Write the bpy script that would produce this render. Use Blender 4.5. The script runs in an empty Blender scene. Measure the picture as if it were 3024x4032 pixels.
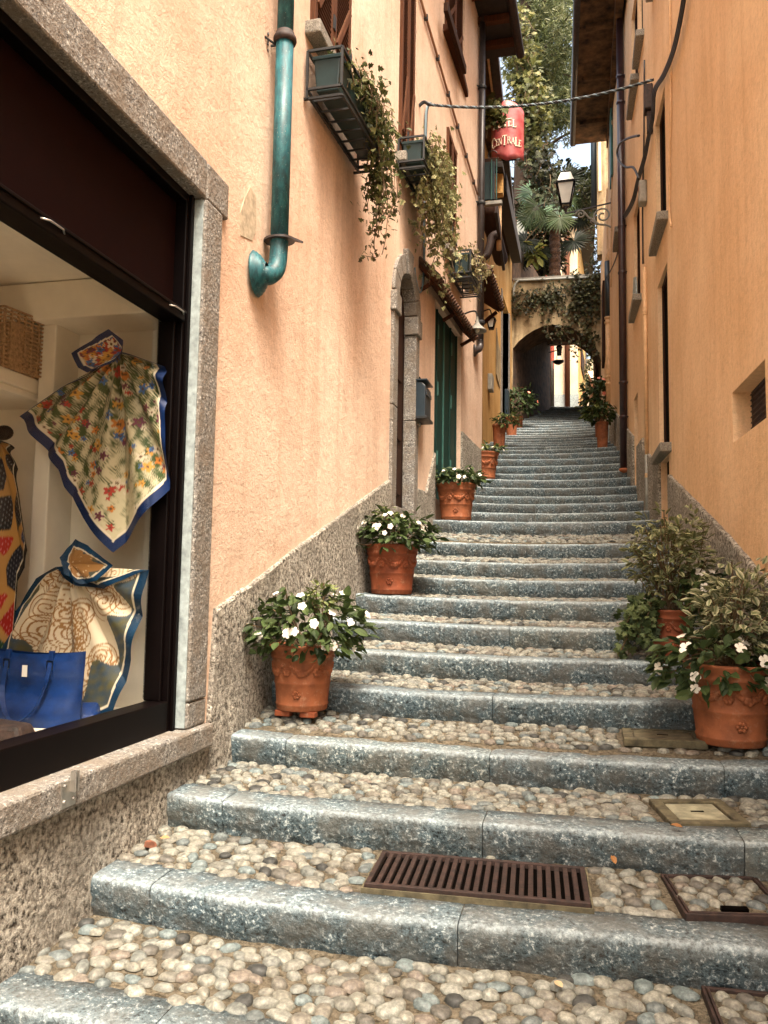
import bpy, bmesh, math, random
import numpy as np
from math import sin, cos, tan, pi, radians, atan2, sqrt
from mathutils import Vector, Matrix, noise as mnoise

random.seed(7)
scene = bpy.context.scene
col = scene.collection

# ------------------------------------------------------------------ camera
FPX = 3100.0                      # focal length in photo pixels (3024 x 4032)
DS = 3024 / 1659.0                # readings below are taken on a 1659 px wide view of the photo
ROLL = .0165
_c, _s = cos(ROLL), sin(ROLL)
_dx, _dy = 2280 - 1512, 2290 - 2016
_ux, _uy = _c*_dx + _s*_dy, -_s*_dx + _c*_dy
PITCH = atan2(_uy, FPX)
YAW = atan2(_ux, FPX*cos(PITCH) + _uy*sin(PITCH))
_F = np.array([-sin(YAW)*cos(PITCH), cos(YAW)*cos(PITCH), sin(PITCH)])
_R0 = np.array([cos(YAW), sin(YAW), 0.])
_U0 = np.cross(_R0, _F)
_R = _c*_R0 + _s*_U0
_U = -_s*_R0 + _c*_U0
cam_data = bpy.data.cameras.new('camera')
cam = bpy.data.objects.new('camera', cam_data)
col.objects.link(cam)
cam_data.sensor_fit = 'VERTICAL'
cam_data.sensor_height = 36.0
cam_data.lens = FPX/4032*36.0
cam_data.clip_start = .05
cam_data.clip_end = 2000
cam.matrix_world = Matrix(((_R[0], _U[0], -_F[0], 0), (_R[1], _U[1], -_F[1], 0), (_R[2], _U[2], -_F[2], 0), (0, 0, 0, 1)))
scene.camera = cam

# ------------------------------------------------------------------ sky, sun, exposure
SUN_EL, SUN_AZ = radians(66), radians(153)      # azimuth clockwise from +Y
world = bpy.data.worlds.new('World'); scene.world = world
world.use_nodes = True
_nt = world.node_tree; _nt.nodes.clear()
_o = _nt.nodes.new('ShaderNodeOutputWorld'); _b = _nt.nodes.new('ShaderNodeBackground'); _sk = _nt.nodes.new('ShaderNodeTexSky')
_sk.sky_type = 'NISHITA'; _sk.sun_disc = False
_sk.sun_elevation = SUN_EL; _sk.sun_rotation = SUN_AZ
_sk.air_density = 1.0; _sk.dust_density = 6.0; _sk.ozone_density = .5
_b.inputs['Strength'].default_value = .15
_mx = _nt.nodes.new('ShaderNodeMix'); _mx.data_type = 'RGBA'; _mx.blend_type = 'MULTIPLY'; _mx.inputs[0].default_value = 1.
_mx.inputs[7].default_value = (1., .90, .74, 1)          # warm white balance of the photograph
_nt.links.new(_sk.outputs[0], _mx.inputs[6]); _nt.links.new(_mx.outputs[2], _b.inputs['Color']); _nt.links.new(_b.outputs[0], _o.inputs['Surface'])
sun_d = bpy.data.lights.new('sun', 'SUN'); sun_d.energy = 1.5; sun_d.angle = radians(22); sun_d.color = (1, .94, .86)
sun = bpy.data.objects.new('sun', sun_d); col.objects.link(sun)
_sd = Vector((sin(SUN_AZ)*cos(SUN_EL), cos(SUN_AZ)*cos(SUN_EL), sin(SUN_EL)))
sun.rotation_euler = _sd.to_track_quat('Z', 'Y').to_euler()
sun.location = (0, 0, 30)
vs = scene.view_settings
vs.view_transform = 'Standard'; vs.look = 'None'; vs.gamma = 1; vs.exposure = 2.36
scene.cycles.max_bounces = 8
scene.cycles.diffuse_bounces = 4
scene.cycles.transparent_max_bounces = 16

# ------------------------------------------------------------------ photo reading -> place
def ray(dx, dy):
    d = ((dx*DS-1512)/FPX)*_R + (-(dy*DS-2016)/FPX)*_U + _F
    return d/np.linalg.norm(d)
def HX(dx, dy, X): d = ray(dx, dy); return Vector(d*(X/d[0]))
def HY(dx, dy, Y): d = ray(dx, dy); return Vector(d*(Y/d[1]))
def HZ(dx, dy, Z): d = ray(dx, dy); return Vector(d*(Z/d[2]))
def proj(p):
    p = np.asarray(p, float); z = p@_F
    return ((p@_R)/z*FPX+1512)/DS, (2016-(p@_U)/z*FPX)/DS, z
LP = [(-6., -2.), (5., -2.), (12.75, -1.535)]          # plan of the left house front (Y, X)
YP = [(12.76, -1.96), (22.2, -1.84)]                   # yellow house front
RP = [(-6., 1.435), (17.2, .650)]                      # right house front
def hp(dx, dy, P, off=0):
    d = ray(dx, dy)
    for (y0, x0), (y1, x1) in zip(P, P[1:]):
        k = (x1-x0)/(y1-y0)
        t = (x0+off-k*y0)/(d[0]-k*d[1])
        if t > 0 and y0-1e-6 <= t*d[1] <= y1+1e-6: break
    return Vector(d*t)
def HL(dx, dy, off=0): return hp(dx, dy, LP, off)
def HYel(dx, dy, off=0): return hp(dx, dy, YP, off)
def HR(dx, dy, off=0): return hp(dx, dy, RP, -off)
def xat(P, Y):
    for (y0, x0), (y1, x1) in zip(P, P[1:]):
        if Y <= y1: break
    return x0+(x1-x0)*(Y-y0)/(y1-y0)
def XL(Y): return xat(LP, Y)
def XY(Y): return xat(YP, Y)
def XR(Y): return xat(RP, Y)

# ------------------------------------------------------------------ mesh builder
class MB:
    def __init__(s): s.v = []; s.f = []; s.c = []
    def add(s, V, F, C=None):
        o = len(s.v); s.v += [tuple(map(float, p)) for p in V]; s.f += [tuple(i+o for i in q) for q in F]
        if C is not None:
            s.c += [tuple(C)]*len(V) if not hasattr(C[0], '__len__') else [tuple(x) for x in C]
        return s
    def box(s, x0, x1, y0, y1, z0, z1, C=None):
        return s.hexa([(x0, y0, z0), (x1, y0, z0), (x1, y1, z0), (x0, y1, z0), (x0, y0, z1), (x1, y0, z1), (x1, y1, z1), (x0, y1, z1)], C)
    def hexa(s, p, C=None):
        return s.add(p, [(3, 2, 1, 0), (4, 5, 6, 7), (0, 1, 5, 4), (1, 2, 6, 5), (2, 3, 7, 6), (3, 0, 4, 7)], C)
    def obox(s, c, ax, ay, az, C=None):
        c, ax, ay, az = map(Vector, (c, ax, ay, az))
        return s.hexa([c-ax-ay-az, c+ax-ay-az, c+ax+ay-az, c-ax+ay-az, c-ax-ay+az, c+ax-ay+az, c+ax+ay+az, c-ax+ay+az], C)
    def bar(s, a, b, w, h=None, up=(0, 0, 1)):
        a, b = Vector(a), Vector(b); h = h or w; d = (b-a); L = d.length; d.normalize()
        u = Vector(up); r = d.cross(u)
        if r.length < 1e-4: r = d.cross(Vector((1, 0, 0)))
        r.normalize(); u = r.cross(d)
        return s.obox((a+b)/2, r*w/2, d*L/2, u*h/2)
    def tube(s, pts, r, n=8, cap=True, C=None):
        pts = [Vector(p) for p in pts]; m = len(pts)
        rs = r if hasattr(r, '__len__') else [r]*m
        V = []; F = []
        t0 = (pts[1]-pts[0]).normalized(); u = t0.orthogonal().normalized()
        for i, p in enumerate(pts):
            t = (pts[min(i+1, m-1)]-pts[max(i-1, 0)]).normalized()
            u = (u-t*u.dot(t))
            u = u.normalized() if u.length > 1e-6 else t.orthogonal().normalized()
            w = t.cross(u)
            for k in range(n):
                a = 2*pi*k/n; V.append(p+(u*cos(a)+w*sin(a))*rs[i])
        for i in range(m-1):
            for k in range(n):
                k2 = (k+1) % n; F.append((i*n+k, i*n+k2, (i+1)*n+k2, (i+1)*n+k))
        if cap: F += [tuple(range(n-1, -1, -1)), tuple((m-1)*n+k for k in range(n))]
        return s.add(V, F, C)
    def lathe(s, prof, c=(0, 0, 0), n=32, C=None, axis=None):
        V = []; F = []; m = len(prof); c = Vector(c)
        if axis is None: ex, ey, ez = Vector((1, 0, 0)), Vector((0, 1, 0)), Vector((0, 0, 1))
        else:
            ez = Vector(axis).normalized(); ex = ez.orthogonal().normalized(); ey = ez.cross(ex)
        for r, z in prof:
            for k in range(n):
                a = 2*pi*k/n; V.append(c+ex*(r*cos(a))+ey*(r*sin(a))+ez*z)
        for i in range(m-1):
            for k in range(n):
                k2 = (k+1) % n; F.append((i*n+k, i*n+k2, (i+1)*n+k2, (i+1)*n+k))
        return s.add(V, F, C)
    def ball(s, c, r, n=8, m=5, sc=(1, 1, 1), C=None):
        V = []; F = []
        for i in range(m+1):
            th = pi*i/m
            for k in range(n):
                a = 2*pi*k/n; V.append((c[0]+r*sc[0]*sin(th)*cos(a), c[1]+r*sc[1]*sin(th)*sin(a), c[2]+r*sc[2]*cos(th)))
        for i in range(m):
            for k in range(n):
                k2 = (k+1) % n; F.append((i*n+k, (i+1)*n+k, (i+1)*n+k2, i*n+k2))
        return s.add(V, F, C)
    def grid(s, P, C=None, flip=False):
        P = np.asarray(P, float); m, n = P.shape[:2]
        F = []
        for i in range(m-1):
            for j in range(n-1):
                q = (i*n+j, i*n+j+1, (i+1)*n+j+1, (i+1)*n+j); F.append(q[::-1] if flip else q)
        return s.add(P.reshape(-1, 3), F, None if C is None else np.asarray(C).reshape(-1, 3))
    def prism(s, poly, d, C=None):
        n = len(poly); d = Vector(d); poly = [Vector(p) for p in poly]
        V = poly+[p+d for p in poly]
        F = [tuple(range(n-1, -1, -1)), tuple(range(n, 2*n))]+[(i, (i+1) % n, n+(i+1) % n, n+i) for i in range(n)]
        return s.add(V, F, C)
    def mesh(s, name, smooth=False):
        me = bpy.data.meshes.new(name); me.from_pydata(s.v, [], s.f); me.update()
        if s.c and len(s.c) == len(s.v):
            a = me.color_attributes.new('col', 'FLOAT_COLOR', 'POINT')
            arr = np.ones((len(s.v), 4), np.float32); arr[:, :3] = np.array(s.c, np.float32); a.data.foreach_set('color', arr.ravel())
        if smooth: me.polygons.foreach_set('use_smooth', [True]*len(me.polygons))
        return me
    def build(s, name, mat, parent=None, smooth=False, bevel=0, fixn=True):
        me = s.mesh(name, smooth)
        if fixn and len(s.f) < 6000:
            bm = bmesh.new(); bm.from_mesh(me); bmesh.ops.recalc_face_normals(bm, faces=bm.faces); bm.to_mesh(me); bm.free()
        me.materials.append(mat)
        o = bpy.data.objects.new(name, me); col.objects.link(o)
        if parent is not None: par(o, parent)
        if bevel:
            md = o.modifiers.new('bevel', 'BEVEL'); md.width = bevel; md.segments = 2; md.limit_method = 'ANGLE'; md.angle_limit = radians(40)
        if smooth == 'auto': pass
        return o
def par(o, p):
    o.parent = p
    o.matrix_parent_inverse = Matrix.Translation(p.location).inverted() if p.type == 'EMPTY' else Matrix.Identity(4)
def thing(name, label, cat, loc=(0, 0, 0), group=None, kind=None):
    o = bpy.data.objects.new(name, None); o.empty_display_size = .1; o.location = loc; col.objects.link(o)
    return tag(o, label, cat, group, kind)
def tag(o, label=None, cat=None, group=None, kind=None):
    if label: o['label'] = label
    if cat: o['category'] = cat
    if group: o['group'] = group
    if kind: o['kind'] = kind
    return o
def arc(c, r, a0, a1, n, ex=(1, 0, 0), ey=(0, 0, 1)):
    c, ex, ey = Vector(c), Vector(ex), Vector(ey)
    return [c+ex*(r*cos(a0+(a1-a0)*i/n))+ey*(r*sin(a0+(a1-a0)*i/n)) for i in range(n+1)]
def smoothpath(pts, k=6):
    pts = [Vector(p) for p in pts]; out = []
    for i in range(len(pts)-1):
        p0, p1, p2, p3 = pts[max(i-1, 0)], pts[i], pts[i+1], pts[min(i+2, len(pts)-1)]
        for j in range(k):
            t = j/k
            out.append(.5*((2*p1)+(p2-p0)*t+(2*p0-5*p1+4*p2-p3)*t*t+(3*p1-p0-3*p2+p3)*t**3))
    return out+[pts[-1]]
def nz(x, y, z, s=1.): return mnoise.noise(Vector((x*s, y*s, z*s)))

# ------------------------------------------------------------------ materials
def new_mat(name):
    m = bpy.data.materials.new(name); m.use_nodes = True
    nt = m.node_tree; nt.nodes.clear()
    out = nt.nodes.new('ShaderNodeOutputMaterial'); b = nt.nodes.new('ShaderNodeBsdfPrincipled')
    nt.links.new(b.outputs[0], out.inputs['Surface'])
    return m, nt, b, out
def N(nt, t, **kw):
    n = nt.nodes.new(t)
    for k, v in kw.items():
        if k in n.inputs: n.inputs[k].default_value = v
        else: setattr(n, k, v)
    return n
def pos(nt, scale=(1, 1, 1), obj=False):
    mp = N(nt, 'ShaderNodeMapping'); mp.inputs['Scale'].default_value = scale
    if obj: nt.links.new(N(nt, 'ShaderNodeTexCoord').outputs['Object'], mp.inputs['Vector'])
    else: nt.links.new(N(nt, 'ShaderNodeNewGeometry').outputs['Position'], mp.inputs['Vector'])
    return mp.outputs[0]
def tnoise(nt, vec, scale, detail=4, rough=.6):
    n = N(nt, 'ShaderNodeTexNoise'); n.inputs['Scale'].default_value = scale; n.inputs['Detail'].default_value = detail; n.inputs['Roughness'].default_value = rough
    nt.links.new(vec, n.inputs['Vector']); return n.outputs['Fac']
def ramp(nt, fac, stops, interp='LINEAR'):
    r = N(nt, 'ShaderNodeValToRGB'); r.color_ramp.interpolation = interp
    e = r.color_ramp.elements
    while len(e) > 1: e.remove(e[-1])
    e[0].position = stops[0][0]; e[0].color = (*stops[0][1], 1)
    for p, c in stops[1:]:
        x = e.new(p); x.color = (*c, 1)
    nt.links.new(fac, r.inputs[0]); return r.outputs['Color']
def g(v): return (v, v, v)
def mix(nt, fac, a, b, mode='MIX'):
    m = N(nt, 'ShaderNodeMix'); m.data_type = 'RGBA'; m.blend_type = mode
    if isinstance(fac, (int, float)): m.inputs[0].default_value = fac
    else: nt.links.new(fac, m.inputs[0])
    for x, i in ((a, 6), (b, 7)):
        if isinstance(x, tuple): m.inputs[i].default_value = (*x, 1)
        else: nt.links.new(x, m.inputs[i])
    return m.outputs[2]
def bump(nt, b, h, strength=.5, dist=.01, prev=None):
    n = N(nt, 'ShaderNodeBump'); n.inputs['Strength'].default_value = strength; n.inputs['Distance'].default_value = dist
    nt.links.new(h, n.inputs['Height'])
    if prev is not None: nt.links.new(prev, n.inputs['Normal'])
    nt.links.new(n.outputs[0], b.inputs['Normal']); return n.outputs[0]
def simple(name, c, rough=.6, metal=0., var=.15, scale=12., bmp=0., bscale=60., spec=.5, coat=0.):
    m, nt, b, o = new_mat(name); v = pos(nt)
    f = tnoise(nt, v, scale)
    d = tuple(x*(1-var*1.6) for x in c); l = tuple(min(1, x*(1+var)) for x in c)
    nt.links.new(ramp(nt, f, [(.3, d), (.7, l)]), b.inputs['Base Color'])
    b.inputs['Roughness'].default_value = rough; b.inputs['Metallic'].default_value = metal; b.inputs['Specular IOR Level'].default_value = spec
    if coat: b.inputs['Coat Weight'].default_value = coat
    if bmp: bump(nt, b, tnoise(nt, v, bscale, 5), bmp, .004)
    return m
def stucco(name, c, c2, stain_shade, fine=90., bmp=.6, streak=.5, patch=.5):
    m, nt, b, o = new_mat(name); v = pos(nt)
    big = tnoise(nt, v, .9, 5, .6)
    st = tnoise(nt, pos(nt, (5, 5, .35)), 1.5, 5, .65)
    spots = tnoise(nt, v, 7., 6, .7)
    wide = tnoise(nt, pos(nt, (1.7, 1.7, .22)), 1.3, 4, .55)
    a = ramp(nt, big, [(.33, c2), (.60, c)])
    fade = tnoise(nt, v, .45, 3, .5)
    a = mix(nt, ramp(nt, fade, [(.5, g(0)), (.66, g(.4))]), a, tuple(min(.9, x*1.1+.04) for x in c))
    a = mix(nt, ramp(nt, st, [(.5, g(0)), (.78, g(streak))]), a, stain_shade)
    a = mix(nt, ramp(nt, wide, [(.46, g(0)), (.74, g(streak*.9))]), a, tuple((x+y)/2 for x, y in zip(c2, stain_shade)))  # broad dark bands: soft planter shadows painted into the wall colour
    a = mix(nt, ramp(nt, spots, [(.56, g(0)), (.72, g(patch))]), a, tuple(x*.78 for x in c2))
    mott = tnoise(nt, v, 26., 5, .7)
    a = mix(nt, .5, a, ramp(nt, mott, [(.32, g(.72)), (.5, g(1.)), (.68, g(1.12))]), 'MULTIPLY')
    speck = tnoise(nt, v, 160., 2)
    a = mix(nt, ramp(nt, speck, [(.3, g(.16)), (.5, g(0))]), a, (.15, .08, .04))
    nt.links.new(a, b.inputs['Base Color']); b.inputs['Roughness'].default_value = .92; b.inputs['Specular IOR Level'].default_value = .15
    n1 = bump(nt, b, tnoise(nt, v, 4., 4), .35, .05)
    n2_ = bump(nt, b, mott, bmp*.55, .03, n1)
    bump(nt, b, tnoise(nt, v, fine, 5, .7), bmp, .010, n2_)
    return m
def granite(name, dark, mid, light, s=1., bmp=.8, warm=None, wear_light=None):
    m, nt, b, o = new_mat(name); v = pos(nt)
    n1 = tnoise(nt, v, 85.*s, 3, .75); n2 = tnoise(nt, v, 7., 4)
    a = ramp(nt, n1, [(.34, dark), (.46, mid), (.55, mid), (.66, light)])
    vor = N(nt, 'ShaderNodeTexVoronoi'); vor.inputs['Scale'].default_value = 130*s; nt.links.new(v, vor.inputs['Vector'])
    a = mix(nt, ramp(nt, vor.outputs['Distance'], [(.12, g(.55)), (.3, g(0))]), a, dark)
    if warm: a = mix(nt, ramp(nt, n2, [(.42, g(0)), (.62, g(.75))]), a, mix(nt, n1, warm, tuple(x*.45 for x in warm)))
    if wear_light:
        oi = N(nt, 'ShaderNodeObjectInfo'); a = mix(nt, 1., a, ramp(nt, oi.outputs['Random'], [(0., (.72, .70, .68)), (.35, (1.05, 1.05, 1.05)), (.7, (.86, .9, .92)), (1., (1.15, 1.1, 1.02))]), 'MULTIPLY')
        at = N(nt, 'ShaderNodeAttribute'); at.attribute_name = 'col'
        a = mix(nt, mix(nt, 1., at.outputs['Color'], ramp(nt, n1, [(.35, g(.35)), (.55, g(1.))]), 'MULTIPLY'), a, wear_light)  # nosing lightened: worn edge plus sky highlight painted into the colour
    nt.links.new(a, b.inputs['Base Color']); b.inputs['Roughness'].default_value = .7; b.inputs['Specular IOR Level'].default_value = .35
    p = bump(nt, b, tnoise(nt, v, 26.*s, 5, .7), bmp, .02)
    bump(nt, b, n1, .35, .006, p)
    return m
def rough_plaster(name, dark, mid, light, s=1.):
    m, nt, b, o = new_mat(name); v = pos(nt)
    n1 = tnoise(nt, v, 48.*s, 4, .75); n2 = tnoise(nt, v, 3., 4)
    a = ramp(nt, n1, [(.36, dark), (.47, mid), (.62, light)])
    a = mix(nt, ramp(nt, n2, [(.4, g(0)), (.65, g(.6))]), a, tuple(x*.6 for x in mid))
    nt.links.new(a, b.inputs['Base Color']); b.inputs['Roughness'].default_value = .95; b.inputs['Specular IOR Level'].default_value = .1
    bump(nt, b, n1, 1., .03)
    return m
def attr_mat(name, rough=.6, trans=0., spec=.4, noise_amt=.0, nscale=40., bmp=0.):
    m, nt, b, o = new_mat(name)
    at = N(nt, 'ShaderNodeAttribute'); at.attribute_name = 'col'
    c = at.outputs['Color']
    if noise_amt:
        f = tnoise(nt, pos(nt), nscale, 4)
        c = mix(nt, noise_amt, c, ramp(nt, f, [(.3, g(.25)), (.5, g(.8)), (.68, g(1.5))]), 'MULTIPLY')
        if bmp: bump(nt, b, f, bmp, .006)
    nt.links.new(c, b.inputs['Base Color']); b.inputs['Roughness'].default_value = rough; b.inputs['Specular IOR Level'].default_value = spec
    if trans:
        t = N(nt, 'ShaderNodeBsdfTranslucent'); nt.links.new(c, t.inputs['Color'])
        ms = N(nt, 'ShaderNodeMixShader'); ms.inputs[0].default_value = trans
        nt.links.new(b.outputs[0], ms.inputs[1]); nt.links.new(t.outputs[0], ms.inputs[2]); nt.links.new(ms.outputs[0], o.inputs['Surface'])
    return m
def cobble_mat():
    m, nt, b, o = new_mat('cobble_random')
    oi = N(nt, 'ShaderNodeObjectInfo')
    c = ramp(nt, oi.outputs['Random'], [(i/len(COBC), k) for i, k in enumerate(COBC)], 'CONSTANT')
    f = tnoise(nt, pos(nt), 55., 5, .7)
    c = mix(nt, .8, c, ramp(nt, f, [(.3, g(.25)), (.5, g(.8)), (.68, g(1.5))]), 'MULTIPLY')
    nt.links.new(c, b.inputs['Base Color']); b.inputs['Roughness'].default_value = .55; b.inputs['Specular IOR Level'].default_value = .4
    bump(nt, b, f, .3, .006); return m
def glass_mat(name):
    m, nt, b, o = new_mat(name); nt.nodes.remove(b)
    lw = N(nt, 'ShaderNodeLayerWeight'); lw.inputs['Blend'].default_value = .5
    pw = N(nt, 'ShaderNodeMath'); pw.operation = 'POWER'; pw.inputs[1].default_value = 4.; nt.links.new(lw.outputs['Facing'], pw.inputs[0])
    ma = N(nt, 'ShaderNodeMath'); ma.operation = 'MULTIPLY_ADD'; ma.inputs[1].default_value = .35; ma.inputs[2].default_value = .025; nt.links.new(pw.outputs[0], ma.inputs[0])
    t = N(nt, 'ShaderNodeBsdfTransparent'); t.inputs['Color'].default_value = (.95, .96, .95, 1)
    gl = N(nt, 'ShaderNodeBsdfGlossy'); gl.inputs['Roughness'].default_value = .02
    ms = N(nt, 'ShaderNodeMixShader'); nt.links.new(ma.outputs[0], ms.inputs[0]); nt.links.new(t.outputs[0], ms.inputs[1]); nt.links.new(gl.outputs[0], ms.inputs[2])
    nt.links.new(ms.outputs[0], o.inputs['Surface']); return m
def wood(name, c, axis=(30, 30, 2), rough=.8):
    m, nt, b, o = new_mat(name); v = pos(nt, axis)
    f = tnoise(nt, v, 2., 6, .7)
    nt.links.new(ramp(nt, f, [(.3, tuple(x*.5 for x in c)), (.7, tuple(min(1, x*1.25) for x in c))]), b.inputs['Base Color'])
    b.inputs['Roughness'].default_value = rough; b.inputs['Specular IOR Level'].default_value = .15; bump(nt, b, f, .3, .004); return m

COBC0 = [(.46, .38, .28), (.34, .27, .19), (.55, .47, .35), (.20, .20, .18), (.40, .32, .22), (.13, .17, .19), (.48, .40, .30), (.28, .26, .22), (.44, .27, .18), (.60, .53, .42), (.30, .22, .15), (.16, .24, .27), (.50, .42, .31), (.05, .06, .07), (.38, .33, .26), (.17, .13, .10), (.55, .45, .32), (.25, .21, .16)]
COBC = [tuple(.12*m+.88*(.48*x+.52*sum(c)/3)*s *k for x, m, k in zip(c, (.24, .225, .19), (.84, .92, .88))) for c, s in zip(COBC0, (.62, .75, .55, .9, .68, .85, .58, .85, .58, .55, .8, .85, .62, .5, .75, .75, .58, .85))]
M = dict(
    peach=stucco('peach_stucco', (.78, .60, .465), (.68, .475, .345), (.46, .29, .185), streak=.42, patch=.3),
    orange=stucco('orange_stucco', (.86, .605, .375), (.78, .52, .295), (.54, .31, .15), streak=.4, patch=.35),
    yellow=stucco('yellow_stucco', (.62, .39, .15), (.54, .30, .10), (.30, .14, .045), streak=.8),
    cream=stucco('cream_stucco', (.75, .64, .46), (.66, .53, .36), (.5, .37, .22)),
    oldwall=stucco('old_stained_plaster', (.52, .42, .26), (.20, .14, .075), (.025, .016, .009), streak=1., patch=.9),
    vaultshade=simple('shaded_vault_plaster', (.09, .05, .026), .95, var=.5, scale=6, bmp=.4),  # colour darkened to carry the shade under the arch
    redwall=stucco('red_stucco', (.38, .06, .03), (.30, .045, .02), (.2, .03, .02)),
    granite=granite('granite', (.022, .016, .012), (.22, .21, .19), (.58, .56, .50), .8, 1., (.26, .215, .165)),
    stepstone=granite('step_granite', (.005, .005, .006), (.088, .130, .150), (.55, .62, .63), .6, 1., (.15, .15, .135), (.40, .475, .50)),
    plinth=rough_plaster('rough_cast_plinth', (.030, .024, .018), (.31, .285, .24), (.70, .66, .57), .85),
    mortar=rough_plaster('mortar_bed', (.045, .038, .025), (.15, .127, .09), (.25, .215, .155), .9),
    paleplaster=simple('pale_jamb_plaster', (.34, .40, .40), .85, var=.25, scale=25, bmp=.4),
    black=simple('black_metal', (.0025, .0012, .0012), .45, var=.1, spec=.10),
    panel=simple('dark_panel', (.008, .0015, .001), .7, var=.1, spec=.06),
    iron=simple('black_iron', (.014, .016, .017), .5, var=.2, spec=.5),
    peachpatch=simple('bare_plaster', (.50, .42, .30), .9, var=.25, scale=20, bmp=.6, bscale=50),
    teal=None, steel=simple('steel', (.5, .48, .44), .4, metal=.9, var=.2),
    terracotta=simple('terracotta', (.31, .10, .04), .6, var=.22, scale=9, bmp=.25, bscale=35),
    terracotta_dark=simple('terracotta_red', (.25, .065, .025), .6, var=.25, scale=9, bmp=.25, bscale=35),
    soil=simple('soil', (.03, .02, .012), .95, bmp=.8, bscale=50),
    brownpaint=wood('brown_shutter', (.11, .042, .018)),
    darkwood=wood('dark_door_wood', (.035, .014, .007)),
    greenwood=wood('green_door_paint', (.013, .046, .038), rough=.55),
    greenlight=simple('green_hinge', (.035, .13, .11), .45),
    darkpipe=simple('dark_brown_pipe', (.035, .028, .028), .4, var=.3, spec=.5),
    purplepipe=simple('purple_brown_pipe', (.036, .016, .018), .32, var=.25, spec=.6),
    creampipe=simple('cream_pipe', (.66, .42, .22), .6, var=.15),
    greypipe=simple('grey_pipe', (.30, .31, .28), .6, var=.15),
    cable=simple('dark_cable', (.012, .012, .013), .5, spec=.5),
    bluecable=simple('blue_cable', (.16, .24, .28), .5),
    conduit=simple('brown_conduit', (.30, .15, .07), .6),
    navy=simple('navy_box', (.012, .026, .038), .4, spec=.6),
    greybox=simple('grey_box', (.30, .29, .25), .6),
    plastic=simple('green_plastic', (.012, .035, .038), .4, spec=.5),
    whitepaint=simple('shop_white', (.90, .82, .68), .8, var=.06, scale=3),
    rust=simple('rusty_iron', (.032, .016, .012), .7, var=.45, scale=30, bmp=.5, bscale=80),
    pit=simple('pit', (.002, .0014, .001), .95, spec=.03),
    mossy=simple('mossy_stone', (.11, .095, .055), .9, var=.4, scale=18, bmp=.6, bscale=60),
    palestone=simple('pale_cover_stone', (.30, .29, .20), .85, var=.3, scale=14, bmp=.4, bscale=60),
    sillstone=granite('sill_granite', (.05, .045, .035), (.22, .205, .17), (.45, .42, .36), 1.2, .6),
    tile=simple('roof_tile', (.085, .038, .02), .85, var=.5, scale=14, bmp=.5),
    canopywood=wood('canopy_wood', (.075, .026, .011)),
    soffit=simple('stained_soffit', (.10, .055, .024), .9, var=.6, scale=5, bmp=.3),
    signred=None, signwhite=simple('sign_lettering', (.80, .70, .52), .6, var=.05),
    leaf=attr_mat('leaves', .55, .2, .22), petal=simple('white_petal', (.86, .82, .72), .6, var=.04),
    pinkpetal=simple('pink_petal', (.75, .22, .14), .6, var=.15),
    bark=simple('bark', (.06, .035, .022), .95, var=.4, scale=20, bmp=.9, bscale=30), stem=simple('stem', (.12, .075, .035), .8),
    fibre=simple('palm_fibre', (.075, .035, .018), .95, var=.6, scale=30, bmp=1., bscale=50),
    cobble=cobble_mat(), cobblestuff=attr_mat('cobble_mixed', .6, 0, .3, .8, 55., .3),
    cloth=attr_mat('printed_silk', .5, 0, .2), wicker=simple('wicker', (.42, .25, .12), .7, var=.3, scale=60),
    brickbit=simple('broken_brick', (.20, .075, .04), .9, var=.3, scale=30),
    bluebag=simple('blue_leather', (.003, .030, .15), .45, var=.3, scale=10, spec=.3),
    glass=glass_mat('window_glass'), frosted=simple('frosted_glass', (.72, .70, .62), .35, var=.05),
    slate=simple('dark_roof', (.03, .022, .018), .8, var=.3), paper=simple('white_tag', (.8, .78, .72), .7, var=.03),
)
def teal_mat():
    m, nt, b, o = new_mat('teal_painted_copper'); v = pos(nt, (1, 1, .35))
    f = tnoise(nt, v, 30., 5, .65); f2 = tnoise(nt, pos(nt), 120., 2)
    c = ramp(nt, f, [(.3, (.005, .032, .042)), (.52, (.010, .095, .115)), (.72, (.03, .17, .19))])
    c = mix(nt, ramp(nt, f2, [(.66, g(0)), (.73, g(.75))]), c, (.34, .38, .33))
    f3 = tnoise(nt, pos(nt), 9., 5, .7)
    c = mix(nt, ramp(nt, f3, [(.58, g(0)), (.70, g(.7))]), c, (.012, .030, .030))
    nt.links.new(c, b.inputs['Base Color']); b.inputs['Roughness'].default_value = .5; b.inputs['Specular IOR Level'].default_value = .45
    bump(nt, b, f, .15, .004); return m
def terracotta_mat(name, c):
    m, nt, b, o = new_mat(name); v = pos(nt)
    f = tnoise(nt, v, 9., 5); f2 = tnoise(nt, v, 22., 6, .75); f3 = tnoise(nt, pos(nt, (1, 1, .4)), 14., 5, .7)
    a = ramp(nt, f, [(.3, tuple(x*.62 for x in c)), (.7, tuple(x*1.2 for x in c))])
    a = mix(nt, ramp(nt, f2, [(.55, g(0)), (.70, g(.45))]), a, (.42, .27, .17))
    a = mix(nt, ramp(nt, f3, [(.58, g(0)), (.72, g(.55))]), a, (.09, .045, .022))
    nt.links.new(a, b.inputs['Base Color']); b.inputs['Roughness'].default_value = .7; b.inputs['Specular IOR Level'].default_value = .3
    bump(nt, b, f2, .3, .006); return m
M['terracotta'] = terracotta_mat('terracotta_weathered', (.31, .10, .04)); M['terracotta_dark'] = terracotta_mat('terracotta_red_weathered', (.25, .065, .025))
M['teal'] = teal_mat()
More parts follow.
